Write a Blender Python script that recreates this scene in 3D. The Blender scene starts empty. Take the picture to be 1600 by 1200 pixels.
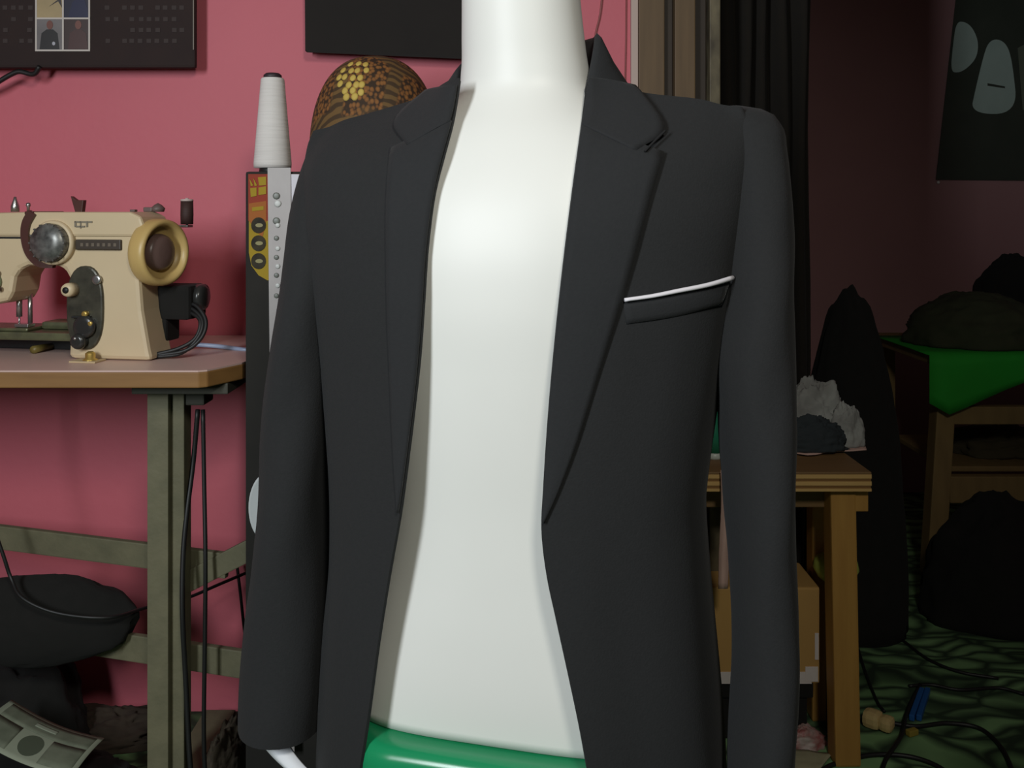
import bpy, bmesh, math, random
import numpy as np
from mathutils import Vector, noise, Matrix

# ------------------------------------------------------------------ camera, world, lights, exposure
S = bpy.context.scene
COL = S.collection
F = 1500.0; HY = 330.0; CH = 0.995          # focal length in px (1600 wide), horizon row, camera height
cd = bpy.data.cameras.new('camera'); cam = bpy.data.objects.new('camera', cd); COL.objects.link(cam)
cd.sensor_fit = 'HORIZONTAL'; cd.sensor_width = 36; cd.lens = F / 1600 * 36
cd.shift_y = -(600 - HY) / 1600
cam.location = (0, 0, CH); cam.rotation_euler = (math.pi / 2, 0, 0)
cd.clip_start = 0.02
S.camera = cam
w = bpy.data.worlds.new('world'); S.world = w; w.use_nodes = True
w.node_tree.nodes['Background'].inputs[0].default_value = (0.80, 0.92, 1.0, 1)
w.node_tree.nodes['Background'].inputs[1].default_value = 0.02
ld = bpy.data.lights.new('ceiling_bulb', 'SPOT'); lo = bpy.data.objects.new('ceiling_bulb', ld); COL.objects.link(lo)
lo.location = (0.30, -0.45, 1.90)
lo.rotation_euler = (Vector((-0.30, 1.70, 0.72)) - Vector(lo.location)).to_track_quat('-Z', 'Y').to_euler()
ld.energy = 48; ld.color = (1.0, 0.965, 0.87); ld.shadow_soft_size = 0.14; ld.spot_size = math.radians(86); ld.spot_blend = 1.0
dd = bpy.data.lights.new('doorway_daylight', 'AREA'); do = bpy.data.objects.new('doorway_daylight', dd); COL.objects.link(do)   # the open street door behind the photographer
dd.shape = 'RECTANGLE'; dd.size = 0.28; dd.size_y = 0.7; dd.energy = 26; dd.color = (0.90, 0.96, 1.0)
do.location = (-1.02, -0.45, 1.40); do.rotation_euler = (Vector((-0.05, 1.2, 0.88)) - Vector(do.location)).to_track_quat('-Z', 'Y').to_euler()
S.view_settings.view_transform = 'Standard'; S.view_settings.look = 'None'
S.view_settings.gamma = 1; S.view_settings.use_curve_mapping = False
S.view_settings.exposure = 0.0

# ------------------------------------------------------------------ helpers
def P(px, py, d):
    return Vector(((px - 800) / F * d, d, CH - (py - HY) / F * d))
def srgb(r, g, b):
    f = lambda c: ((c / 255 + 0.055) / 1.055) ** 2.4 if c / 255 > 0.04045 else c / 255 / 12.92
    return (f(r), f(g), f(b))
MATS = {}
def mat(name, c, rough=0.6, c2=None, scale=20, amt=0.5, bump=0.0, bscale=80, metal=0, sheen=0, stretch=None, coat=0, detail=4):
    if name in MATS: return MATS[name]
    m = bpy.data.materials.new(name); m.use_nodes = True
    nt = m.node_tree; N = nt.nodes; L = nt.links; b = N['Principled BSDF']
    b.inputs['Base Color'].default_value = (*c, 1); b.inputs['Roughness'].default_value = rough
    b.inputs['Metallic'].default_value = metal
    b.inputs['Sheen Weight'].default_value = sheen; b.inputs['Coat Weight'].default_value = coat
    tc = N.new('ShaderNodeTexCoord'); mp = N.new('ShaderNodeMapping'); L.new(tc.outputs['Object'], mp.inputs[0])
    if stretch: mp.inputs['Scale'].default_value = stretch
    if c2:
        n = N.new('ShaderNodeTexNoise'); n.inputs['Scale'].default_value = scale; n.inputs['Detail'].default_value = detail
        L.new(mp.outputs[0], n.inputs['Vector'])
        r = N.new('ShaderNodeValToRGB'); r.color_ramp.elements[0].position = 0.5 - amt * 0.5 + .0; r.color_ramp.elements[1].position = min(1, 0.5 + amt * 0.5)
        r.color_ramp.elements[0].color = (*c, 1); r.color_ramp.elements[1].color = (*c2, 1)
        L.new(n.outputs['Fac'], r.inputs[0]); L.new(r.outputs[0], b.inputs['Base Color'])
    if bump:
        n2 = N.new('ShaderNodeTexNoise'); n2.inputs['Scale'].default_value = bscale; n2.inputs['Detail'].default_value = 3
        L.new(mp.outputs[0], n2.inputs['Vector'])
        bp = N.new('ShaderNodeBump'); bp.inputs['Strength'].default_value = bump; bp.inputs['Distance'].default_value = 0.004
        L.new(n2.outputs['Fac'], bp.inputs['Height']); L.new(bp.outputs[0], b.inputs['Normal'])
    MATS[name] = m
    return m

class MB:
    def __init__(s): s.v = []; s.f = []; s.sm = []
    def add(s, vs, fs, smooth=False):
        o = len(s.v); s.v += [tuple(v) for v in vs]; s.f += [tuple(i + o for i in f) for f in fs]; s.sm += [smooth] * len(fs); return s
    def box(s, lo, hi, bev=0.0, M=None):
        bm = bmesh.new(); bmesh.ops.create_cube(bm, size=1)
        for v in bm.verts:
            v.co = Vector([(lo[i] + hi[i]) / 2 + v.co[i] * (hi[i] - lo[i]) for i in range(3)])
        if bev: bmesh.ops.bevel(bm, geom=bm.edges[:], offset=bev, segments=2, affect='EDGES', profile=0.6)
        bm.verts.index_update()
        s.add([(M @ v.co if M else v.co) for v in bm.verts], [[v.index for v in f.verts] for f in bm.faces]); bm.free(); return s
    def beam(s, a, b, wd, ht, bev=0.002, up=(0, 0, 1)):
        a = Vector(a); b = Vector(b); x = (b - a); l = x.length; x.normalize()
        u = Vector(up); y = u.cross(x); y.normalize(); z = x.cross(y)
        M = Matrix((x, y, z)).transposed().to_4x4(); M.translation = a
        return s.box((0, -wd / 2, -ht / 2), (l, wd / 2, ht / 2), bev, M)
    def loft(s, rings, closed=True, cap0=False, cap1=False, smooth=True):
        n = len(rings[0]); vs = [p for r in rings for p in r]; fs = []
        for i in range(len(rings) - 1):
            for j in range(n if closed else n - 1):
                k = (j + 1) % n
                fs.append((i * n + j, i * n + k, (i + 1) * n + k, (i + 1) * n + j))
        if cap0: fs.append(tuple(range(n))[::-1])
        if cap1: fs.append(tuple((len(rings) - 1) * n + j for j in range(n)))
        return s.add(vs, fs, smooth)
    def tube(s, pts, r, seg=8, caps=True):
        pts = [Vector(p) for p in pts]; rings = []; n = len(pts)
        rr = r if isinstance(r, (list, tuple)) else [r] * n
        ref = Vector((0, 0, 1))
        for i, p in enumerate(pts):
            t = (pts[min(i + 1, n - 1)] - pts[max(i - 1, 0)]).normalized()
            if abs(t.dot(ref)) > 0.95: ref = Vector((1, 0, 0)) if abs(t.x) < .9 else Vector((0, 1, 0))
            x = t.cross(ref).normalized(); y = x.cross(t); ref = y
            rings.append([p + rr[i] * (math.cos(a) * x + math.sin(a) * y) for a in [2 * math.pi * k / seg for k in range(seg)]])
        return s.loft(rings, True, caps, caps)
    def lathe(s, prof, origin=(0, 0, 0), axis='Z', seg=28, M=None):
        # prof: (r, h); axis in local frame
        rings = []
        for r, h in prof:
            ring = []
            for k in range(seg):
                a = 2 * math.pi * k / seg
                q = Vector((r * math.cos(a), r * math.sin(a), h))
                if axis == 'X': q = Vector((q.z, q.x, q.y))
                if axis == 'Y': q = Vector((q.x, q.z, q.y))      # +h along +y
                if axis == '-Y': q = Vector((q.x, -q.z, q.y))
                q += Vector(origin)
                ring.append(M @ q if M else q)
            rings.append(ring)
        return s.loft(rings, True, prof[0][0] > 1e-6, prof[-1][0] > 1e-6)
    def prism(s, poly, y0, y1, M=None):   # polygon in x,z extruded along y
        n = len(poly)
        vs = [Vector((x, y0, z)) for x, z in poly] + [Vector((x, y1, z)) for x, z in poly]
        if M: vs = [M @ v for v in vs]
        fs = [tuple(range(n)), tuple(range(2 * n - 1, n - 1, -1))] + [(i, i + n, (i + 1) % n + n, (i + 1) % n) for i in range(n)]
        return s.add(vs, fs)
    def build(s, name, m, parent=None, bevel=0, subsurf=0, solid=0, shade=None):
        me = bpy.data.meshes.new(name); me.from_pydata([tuple(v) for v in s.v], [], s.f); me.validate()
        bm = bmesh.new(); bm.from_mesh(me); bmesh.ops.recalc_face_normals(bm, faces=bm.faces[:])
        bm.to_mesh(me); bm.free()
        if len(me.polygons) == len(s.sm):
            for p, q in zip(me.polygons, s.sm): p.use_smooth = q
        if shade is not None:
            for p in me.polygons: p.use_smooth = shade
        if m: me.materials.append(m)
        o = bpy.data.objects.new(name, me); COL.objects.link(o)
        if parent:
            o.parent = parent; o.matrix_parent_inverse = Matrix.Translation(-Vector(parent.location)) if parent.type == 'EMPTY' and parent.rotation_euler.z == 0 else Matrix.Identity(4)
        if bevel:
            md = o.modifiers.new('bevel', 'BEVEL'); md.width = bevel; md.segments = 2; md.limit_method = 'ANGLE'
        if solid:
            md = o.modifiers.new('solid', 'SOLIDIFY'); md.thickness = abs(solid); md.offset = -1 if solid > 0 else 1
        if subsurf:
            md = o.modifiers.new('sub', 'SUBSURF'); md.levels = subsurf; md.render_levels = subsurf
        return o
def tag(o, label=None, cat=None, group=None, kind=None):
    if label: o['label'] = label
    if cat: o['category'] = cat
    if group: o['group'] = group
    if kind: o['kind'] = kind
    return o
def thing(name, label, cat, loc=(0, 0, 0), group=None, rz=0):
    o = bpy.data.objects.new(name, None); COL.objects.link(o); o.location = loc; o.rotation_euler = (0, 0, rz)
    o.empty_display_size = 0.05
    return tag(o, label, cat, group)
def struct(name, mb, m, parent=None, **k):
    o = mb.build(name, m, parent, **k)
    if parent is None: o['kind'] = 'structure'
    return o
def smooth_interp(xs, ys, x):
    xs = np.asarray(xs, float); ys = np.asarray(ys, float)
    m = np.gradient(ys, xs)
    i = int(np.clip(np.searchsorted(xs, x) - 1, 0, len(xs) - 2)); h = xs[i + 1] - xs[i]; t = min(1, max(0, (x - xs[i]) / h))
    return ((2*t**3-3*t**2+1)*ys[i] + (t**3-2*t**2+t)*h*m[i] + (-2*t**3+3*t**2)*ys[i+1] + (t**3-t**2)*h*m[i+1])
def curve(pts, n=8):
    pts = [Vector(p) for p in pts]; out = []
    xs = list(range(len(pts)))
    for i in range((len(pts) - 1) * n + 1):
        out.append(Vector([smooth_interp(xs, [p[k] for p in pts], i / n) for k in range(3)]))
    return out
def heap(name, c, rx, ry, rz, m, seed, amp=0.25, freq=4.0, flat=0.0, parent=None, nu=64, nv=32, ridge=True, power=1.0):
    """a crumpled heap of cloth, its flat underside at c.z"""
    rings = []
    off = Vector((seed * 7.3, seed * 3.1, seed * 1.7))
    for i in range(nv + 1):
        e = (math.pi / 2) * (i / nv)
        ring = []
        for j in range(nu):
            a = 2 * math.pi * j / nu
            d = Vector((math.cos(a) * math.cos(e), math.sin(a) * math.cos(e), math.sin(e) ** power))
            n1 = noise.noise(d * freq * 0.5 + off); n2 = noise.noise(d * freq + off * 2)
            n3 = noise.noise(d * freq * 2.3 + off * 3)
            rr = (1 - 2 * abs(n2)) * 0.5 + n1 * 0.8 + n3 * 0.25 if ridge else n1 + 0.5 * n2
            s = 1 + amp * rr
            z = d.z * rz * s
            if i == 0: z = 0
            ring.append(Vector((c[0] + d.x * rx * s, c[1] + d.y * ry * s, c[2] + max(0, z))))
        rings.append(ring)
    return MB().loft(rings, True, True, True).build(name, m, parent)

# ------------------------------------------------------------------ materials
pink = mat('pink_wall_paint', (0.64, 0.145, 0.185), 0.6, (0.56, 0.122, 0.158), 3.0, 0.8, 0.12, 60)
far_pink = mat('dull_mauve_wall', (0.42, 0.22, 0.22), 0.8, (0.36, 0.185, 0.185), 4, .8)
m_floor_dark = None
white_plastic = mat('mannequin_white_plastic', (0.78, 0.78, 0.74), 0.48, (0.75, 0.75, 0.71), 9, 0.8)
jacket_m = mat('black_suiting', (0.0100, 0.0105, 0.0112), 0.92, (0.0128, 0.0132, 0.0140), 240, 0.6, 0.15, 500, sheen=0.03)
lapel_m = mat('black_suiting_lapel', (0.0112, 0.0120, 0.0135), 0.9, (0.0138, 0.0146, 0.0160), 240, 0.6, 0.1, 500, sheen=0.03)
lining_m = mat('grey_lining', (0.33, 0.30, 0.26), 0.7, (0.29, 0.265, 0.23), 30, 0.8)
welt_white = mat('white_piping', (0.75, 0.72, 0.76), 0.7)
thread_dark = mat('stitch_line', (0.008, 0.008, 0.009), 0.9)
green_pl = mat('green_plastic', (0.01, 0.27, 0.105), 0.25, (0.012, 0.24, 0.095), 8, 0.8)
cream = mat('cream_enamel', (0.66, 0.53, 0.34), 0.42, (0.58, 0.46, 0.29), 10, 0.9)
cream_y = mat('yellowed_cream_plastic', (0.60, 0.42, 0.16), 0.4, (0.52, 0.36, 0.13), 10, 0.9)
brown_pl = mat('brown_plastic', (0.075, 0.028, 0.022), 0.4)
hub_m = mat('dull_brown_hub', (0.16, 0.10, 0.085), 0.35)
black_m = mat('black_plastic', (0.010, 0.010, 0.010), 0.5)
blk_gloss = mat('black_gloss', (0.035, 0.035, 0.033), 0.25, metal=0.2)
steel = mat('worn_steel', (0.42, 0.42, 0.40), 0.3, metal=0.9)
dial_m = mat('mottled_chrome', (0.035, 0.035, 0.035), 0.35, (0.28, 0.28, 0.26), 70, 0.5, metal=0.5)
brass = mat('brass', (0.55, 0.38, 0.10), 0.35, metal=0.7)
bed_m = mat('dull_green_metal', (0.16, 0.17, 0.085), 0.4, (0.08, 0.08, 0.05), 40, 0.6, metal=0.4)
top_m = mat('table_laminate', (0.66, 0.47, 0.42), 0.40, (0.58, 0.41, 0.36), 6, 0.8)
edge_m = mat('worn_wood_edge', (0.33, 0.17, 0.05), 0.6, (0.19, 0.09, 0.025), 14, 0.6, stretch=(0.4, 1, 3))
iron = mat('grey_green_iron', (0.175, 0.160, 0.095), 0.65, (0.11, 0.105, 0.062), 22, 0.6, 0.2, 90)
wood = mat('raw_bench_wood', (0.50, 0.275, 0.065), 0.6, (0.38, 0.19, 0.042), 12, 0.7, 0.1, 60, stretch=(5, 5, 0.5))
wood_h = mat('plywood_face', (0.22, 0.13, 0.05), 0.6, (0.16, 0.09, 0.035), 12, 0.7, stretch=(0.6, 4, 4))
ply_l = mat('ply_light', (0.62, 0.40, 0.15), 0.7, (0.52, 0.32, 0.11), 30, 0.7, stretch=(0.4, 1, 1))
ply_d = mat('ply_dark', (0.22, 0.11, 0.03), 0.7)
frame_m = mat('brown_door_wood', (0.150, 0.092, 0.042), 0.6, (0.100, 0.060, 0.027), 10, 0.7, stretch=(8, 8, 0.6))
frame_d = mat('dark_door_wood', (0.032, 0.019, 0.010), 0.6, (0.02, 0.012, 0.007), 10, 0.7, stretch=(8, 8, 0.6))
frame_mot = mat('chipped_door_edge', (0.03, 0.021, 0.012), 0.6, (0.17, 0.14, 0.08), 26, 0.35, stretch=(1, 1, 0.5))
plaster = mat('pale_plaster_edge', (0.55, 0.43, 0.38), 0.8)
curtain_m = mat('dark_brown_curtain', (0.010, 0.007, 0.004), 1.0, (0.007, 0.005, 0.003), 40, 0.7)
cloth_blk = mat('black_cloth', (0.006, 0.006, 0.005), 1.0, (0.010, 0.009, 0.008), 40, 0.7)
cloth_dkg = mat('dark_olive_cloth', (0.055, 0.060, 0.030), 0.95, (0.035, 0.040, 0.02), 30, 0.7)
cloth_grey = mat('grey_cloth', (0.42, 0.44, 0.42), 0.85, (0.20, 0.20, 0.19), 14, 0.5)
cloth_nv = mat('dark_navy_cloth', (0.020, 0.028, 0.034), 0.9, (0.03, 0.04, 0.045), 30, 0.7)
cloth_pk = mat('pinkish_lining_cloth', (0.62, 0.42, 0.36), 0.85, (0.50, 0.33, 0.28), 20, 0.7)
cloth_grn = mat('bright_green_cloth', (0.02, 0.42, 0.03), 0.8, (0.018, 0.34, 0.025), 12, 0.7)
old_wood = mat('old_table_wood', (0.30, 0.20, 0.075), 0.7, (0.20, 0.13, 0.05), 12, 0.7, stretch=(3, 3, 0.6))
card = mat('brown_cardboard', (0.52, 0.305, 0.095), 0.8, (0.45, 0.26, 0.08), 10, 0.8)
tape_w = mat('white_tape', (0.75, 0.68, 0.66), 0.5, (0.6, 0.54, 0.52), 18, 0.7)
cap_blk = mat('cabinet_black', (0.016, 0.014, 0.011), 0.85, (0.011, 0.010, 0.008), 30, 0.7)

# carpet: leafy green print
def carpet():
    m = bpy.data.materials.new('green_leaf_carpet'); m.use_nodes = True; nt = m.node_tree; N = nt.nodes; L = nt.links; b = N['Principled BSDF']
    b.inputs['Roughness'].default_value = 0.8
    tc = N.new('ShaderNodeTexCoord')
    d = N.new('ShaderNodeTexNoise'); d.inputs['Scale'].default_value = 5; L.new(tc.outputs['Object'], d.inputs['Vector'])
    mx = N.new('ShaderNodeVectorMath'); mx.operation = 'SCALE'; mx.inputs['Scale'].default_value = 0.17; L.new(d.outputs['Color'], mx.inputs[0])
    ad = N.new('ShaderNodeVectorMath'); ad.operation = 'ADD'; L.new(tc.outputs['Object'], ad.inputs[0]); L.new(mx.outputs[0], ad.inputs[1])
    mp = N.new('ShaderNodeMapping'); mp.inputs['Rotation'].default_value = (0, 0, 0.5); mp.inputs['Scale'].default_value = (8, 20, 1); L.new(ad.outputs[0], mp.inputs[0])
    v = N.new('ShaderNodeTexVoronoi'); v.inputs['Scale'].default_value = 1.0; v.feature = 'DISTANCE_TO_EDGE'; L.new(mp.outputs[0], v.inputs['Vector'])
    n = N.new('ShaderNodeTexNoise'); n.inputs['Scale'].default_value = 2.4; n.inputs['Detail'].default_value = 5; L.new(tc.outputs['Object'], n.inputs['Vector'])
    r1 = N.new('ShaderNodeValToRGB'); e = r1.color_ramp.elements; e[0].position = 0.03; e[0].color = (0.030, 0.062, 0.030, 1); e[1].position = 0.28; e[1].color = (0.26, 0.48, 0.21, 1)
    L.new(v.outputs['Distance'], r1.inputs[0])
    r2 = N.new('ShaderNodeValToRGB'); e = r2.color_ramp.elements; e[0].position = 0.38; e[0].color = (0.30, 0.34, 0.28, 1); e[1].position = 0.62; e[1].color = (1, 1, 1, 1)
    L.new(n.outputs['Fac'], r2.inputs[0])
    mu = N.new('ShaderNodeMix'); mu.data_type = 'RGBA'; mu.blend_type = 'MULTIPLY'; mu.inputs[0].default_value = 1
    L.new(r1.outputs[0], mu.inputs[6]); L.new(r2.outputs[0], mu.inputs[7]); L.new(mu.outputs[2], b.inputs['Base Color'])
    return m
carpet_m = carpet()

# ------------------------------------------------------------------ the room
WZ = 1.91       # pink wall behind the table
RZ = 3.40       # wall of the dim room beyond the doorway
CEIL = 2.45
struct('floor', MB().box((-2.4, -1.6, -0.05), (3.2, RZ + 0.1, 0.0)), carpet_m)
struct('ceiling', MB().box((-2.4, -1.6, CEIL), (3.2, RZ + 0.1, CEIL + 0.05)), mat('grey_ceiling', (0.35, 0.33, 0.30), 0.9))
XJ = (985 - 800) / F * WZ     # the pink wall ends here at the door frame
struct('wall_back', MB().box((-2.4, WZ, 0), (XJ, WZ + 0.10, CEIL)), pink)
struct('wall_left', MB().box((-2.45, -1.6, 0), (-2.4, WZ + 0.1, CEIL)), pink)
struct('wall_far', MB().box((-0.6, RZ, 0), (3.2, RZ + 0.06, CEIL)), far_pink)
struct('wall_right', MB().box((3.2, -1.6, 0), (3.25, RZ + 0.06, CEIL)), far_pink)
struct('wall_lintel', MB().box((XJ, WZ, 1.98), (3.2, WZ + 0.10, CEIL)), pink)
# door frame of several boards
xf = lambda px, d=WZ: (px - 800) / F * d
fr = MB().box((xf(985), WZ - 0.012, 0), (xf(996), WZ + 0.10, 1.98), 0.002).build('trim_1', plaster); fr['kind'] = 'structure'; fr['label'] = 'pale plaster edge of the doorway'
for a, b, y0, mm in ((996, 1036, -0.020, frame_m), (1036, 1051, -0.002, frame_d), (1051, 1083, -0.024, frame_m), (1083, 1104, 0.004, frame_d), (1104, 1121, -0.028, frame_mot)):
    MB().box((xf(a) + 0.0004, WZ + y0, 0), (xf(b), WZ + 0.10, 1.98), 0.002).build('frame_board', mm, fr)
# cracks and thin wires on the wall
tag(MB().tube(curve([P(944, -40, WZ - .003), P(938, 20, WZ - .003), P(930, 60, WZ - .003), P(932, 120, WZ - .003), P(930, 250, WZ - .003)], 5), 0.0022, 6).build('wall_wire', mat('reddish_wire', (0.30, 0.09, 0.09), 0.6)),
    'thin reddish wire running down the pink wall right of the neck', 'wire')
tag(MB().tube([P(979, -80, WZ - .003), P(978, 60, WZ - .003), P(974, 260, WZ - .003)], 0.0015, 6).build('wall_wire', mat('reddish_wire', (0.30, 0.09, 0.09), 0.6)),
    'crack in the wall along the plaster edge of the doorway, built as a thin tube', 'wire')  # stands for the vertical crack in the wall

# ------------------------------------------------------------------ mannequin and jacket geometry
PSI = math.radians(15); C0 = Vector((0.0, 1.06))
def L2W(lx, ly, h, c=C0):
    return Vector((c.x + lx * math.cos(PSI) - ly * math.sin(PSI), c.y - lx * math.sin(PSI) - ly * math.cos(PSI), h))
def sp(v, e): return math.copysign(abs(v) ** e, v)
# mannequin: (h, cx, cy, half width, front depth, back depth, exponent)
MR = [
 (0.462, 0.006, 0.000, 0.168, 0.106, 0.104, 4.0), (0.500, 0.006, 0.000, 0.164, 0.106, 0.106, 3.6), (0.560, 0.006, 0.0, 0.155, 0.104, 0.102, 3.0),
 (0.620, 0.006, 0.0, 0.145, 0.102, 0.092, 2.6), (0.680, 0.006, 0.0, 0.138, 0.102, 0.086, 2.5), (0.750, 0.006, 0.002, 0.137, 0.105, 0.086, 2.5),
 (0.830, 0.007, 0.002, 0.143, 0.112, 0.090, 2.6), (0.900, 0.009, 0.002, 0.154, 0.119, 0.096, 2.6), (0.960, 0.011, 0.002, 0.164, 0.119, 0.098, 2.6),
 (1.010, 0.013, 0.002, 0.164, 0.110, 0.094, 2.45), (1.050, 0.015, 0.0, 0.154, 0.097, 0.084, 2.25), (1.080, 0.015, -0.002, 0.128, 0.084, 0.074, 2.1),
 (1.103, 0.015, -0.004, 0.096, 0.071, 0.068, 2.0), (1.122, 0.014, -0.006, 0.078, 0.062, 0.064, 2.0), (1.150, 0.013, -0.006, 0.0715, 0.060, 0.062, 2.0),
 (1.190, 0.011, -0.004, 0.0680, 0.060, 0.061, 2.0), (1.230, 0.010, 0.0, 0.0655, 0.059, 0.060, 2.0), (1.285, 0.010, 0.004, 0.0640, 0.058, 0.058, 2.0)]
hs = [r[0] for r in MR]; rings = []
for i in range(97):
    h = hs[0] + (hs[-1] - hs[0]) * i / 96
    cx, cy, a, bf, bb, n = [smooth_interp(hs, [r[k] for r in MR], h) for k in range(1, 7)]
    ring = []
    for j in range(72):
        th = 2 * math.pi * j / 72
        ly = sp(math.cos(th), 2 / n) * (bf if math.cos(th) > 0 else bb)
        ring.append(L2W(cx + a * sp(math.sin(th), 2 / n), cy + ly, h))
    rings.append(ring)
man = thing('mannequin', 'white plastic torso mannequin standing on the green stool, wearing the jacket', 'mannequin', (C0.x, C0.y, 0.462))
mm_ = MB().loft(rings, True, True, False)
c0 = L2W(0.010, 0.004, 1.285)
top = [[c0 + (p - c0) * s + Vector((0, 0, dz)) for p in rings[-1]] for s, dz in ((1, 0), (0.97, 0.006), (0.9, 0.010), (0.5, 0.013), (0.05, 0.014))]
mm_.build('torso', white_plastic, man)
MB().loft(top, True, False, True).build('neck_cap', mat('cream_cap', (0.62, 0.6, 0.52), 0.4), man)

# jacket body: (t, h, droop, a, b, w)
JR = [(0.00, 0.340, 0, .228, .158, 0), (0.16, 0.480, 0, .223, .150, 0), (0.33, 0.620, 0, .214, .140, 0), (0.42, 0.690, 0, .213, .137, 0), (0.58, 0.820, 0, .224, .133, 0),
      (0.74, 0.940, 0, .241, .130, 0), (0.84, 1.010, .006, .249, .121, .02), (0.91, 1.065, .018, .251, .110, .18), (0.96, 1.105, .034, .248, .092, .55), (1.0, 1.134, .048, .241, .08, 1.0)]
JT = [r[0] for r in JR]; JA = np.array(JR)
def jp(t):
    return [smooth_interp(JT, JA[:, k], t) for k in range(1, 6)]
def jsurf(t, th, off=0.0, prm=None):
    h, dr, a, b, w_ = prm or jp(t)
    n = 2.35
    x = (a + off) * sp(math.sin(th), 2 / n)
    if x > 0: x *= 1 - 0.045 * max(0, 1 - abs(t - 0.42) / 0.30)
    ye = (b + off) * sp(math.cos(th), 2 / n)
    yr = math.copysign(0.016 + off + 0.062 * math.exp(-(x / 0.078) ** 4), math.cos(th)) * min(1, abs(math.cos(th)) / 0.12)
    y = (1 - w_) * ye + w_ * yr
    z = h - dr * (1 if x < 0 else 0.70) * max(0, (abs(x) - 0.06) / (a - 0.06)) ** 1.15 + off * w_
    return L2W(x + 0.007, y, z)
def proj(p): return 800 + F * p.x / p.y, HY + F * (CH - p.z) / p.y
EL = [(60, 722), (110, 719), (150, 714), (190, 707), (240, 694), (290, 681), (380, 668), (480, 661), (560, 655), (640, 646), (720, 636), (800, 625), (900, 607), (1000, 591), (1130, 573), (1200, 562), (1400, 530)]
ER = [(60, 916), (100, 921), (150, 914), (190, 909), (300, 894), (420, 879), (520, 868), (640, 857), (760, 849), (830, 846), (900, 854), (970, 869), (1060, 889), (1150, 908), (1200, 917), (1400, 955)]
def edge(tab, y): return smooth_interp([e[0] for e in tab], [e[1] for e in tab], min(1400, max(60, y)))
NT = 90; NU = 110
def edge_th(t, tab):
    prm = jp(t); best = None
    lo, hi = -1.45, 1.45
    for _ in range(40):
        m_ = (lo + hi) / 2
        px, py = proj(jsurf(t, m_, 0, prm))
        if px < edge(tab, py): lo = m_
        else: hi = m_
    return (lo + hi) / 2
ETH = [(edge_th(i / NT, ER), edge_th(i / NT, EL)) for i in range(NT + 1)]
def folds(t, th):
    lower = max(0, 1 - t * 1.6)
    return 0.004 * math.sin(7 * th + 2 * t) * lower + 0.0025 * noise.noise(Vector((3 * math.sin(th), 3 * math.cos(th), 5 * t)))
def body_grid(off):
    rg = []
    for i in range(NT + 1):
        t = i / NT; prm = jp(t); r, l = ETH[i]; ring = []
        for j in range(NU + 1):
            th = r + (2 * math.pi + l - r) * j / NU
            ee = min(1, min(j, NU - j) / 6)
            ring.append(jsurf(t, th, off + folds(t, th) * ee, prm))
        rg.append(ring)
    return rg
jk = thing('suit_jacket', 'open black suit jacket with white piping on the breast pocket, worn by the mannequin', 'jacket', (C0.x, C0.y, 0.34))
G = body_grid(0.0)
MB().loft(G, False).build('jacket_body', jacket_m, jk, solid=0.0)
Lg = body_grid(-0.0035)
MB().loft(Lg, False).build('lining', lining_m, jk)
# rim joining shell and lining along both front edges and hem
rim = []
for side in (0, NU):
    MB().loft([[G[i][side] for i in range(NT + 1)], [Lg[i][side] for i in range(NT + 1)]], False).build('front_edge', lapel_m, jk)
MB().loft([G[0], Lg[0]], False).build('hem_edge', jacket_m, jk)

# lookup on the jacket front by pixel
TT = np.linspace(0, 1, 161); HH = np.linspace(-1.52, 1.52, 201)
TAB = np.zeros((161, 201, 2))
for i, t in enumerate(TT):
    prm = jp(t)
    for j, th in enumerate(HH):
        TAB[i, j] = proj(jsurf(t, th, 0, prm))
def onj(px, py, off=0.002):
    d = (TAB[:, :, 0] - px) ** 2 + (TAB[:, :, 1] - py) ** 2
    i, j = np.unravel_index(int(d.argmin()), d.shape)
    t, th = TT[i], HH[j]
    for _ in range(3):
        p0 = np.array(proj(jsurf(t, th))); e = 1e-3
        a_ = (np.array(proj(jsurf(min(1, t + e), th))) - p0) / e if t + e <= 1 else (p0 - np.array(proj(jsurf(t - e, th)))) / e
        b_ = (np.array(proj(jsurf(t, th + e))) - p0) / e
        try: s_ = np.linalg.solve(np.array([a_, b_]).T, np.array([px, py]) - p0)
        except Exception: break
        t = float(np.clip(t + np.clip(s_[0], -.02, .02), 0, 1)); th = float(np.clip(th + np.clip(s_[1], -.05, .05), -1.54, 1.54))
    return jsurf(t, th, off)
def strip(name, inner, outer, m, off, n=40, k=8, parent=jk, thick=0.0022):
    """closed thin cloth piece between two pixel polylines (same param), lying on the jacket front"""
    ys = np.linspace(0, 1, n + 1); rgs = []; under = []
    pi_ = [p[0] for p in inner]; 
    for s in ys:
        a = [smooth_interp(range(len(inner)), [p[q] for p in inner], s * (len(inner) - 1)) for q in (0, 1)]
        b = [smooth_interp(range(len(outer)), [p[q] for p in outer], s * (len(outer) - 1)) for q in (0, 1)]
        row = []; row2 = []
        for j in range(k + 1):
            u = j / k
            x_, y_ = a[0] * (1 - u) + b[0] * u, a[1] * (1 - u) + b[1] * u
            row.append(onj(x_, y_, off + 0.0012 * math.sin(math.pi * u))); row2.append(onj(x_, y_, off - thick))
        rgs.append(row + row2[::-1])
    return MB().loft(rgs, True, True, True).build(name, m, parent)
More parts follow.
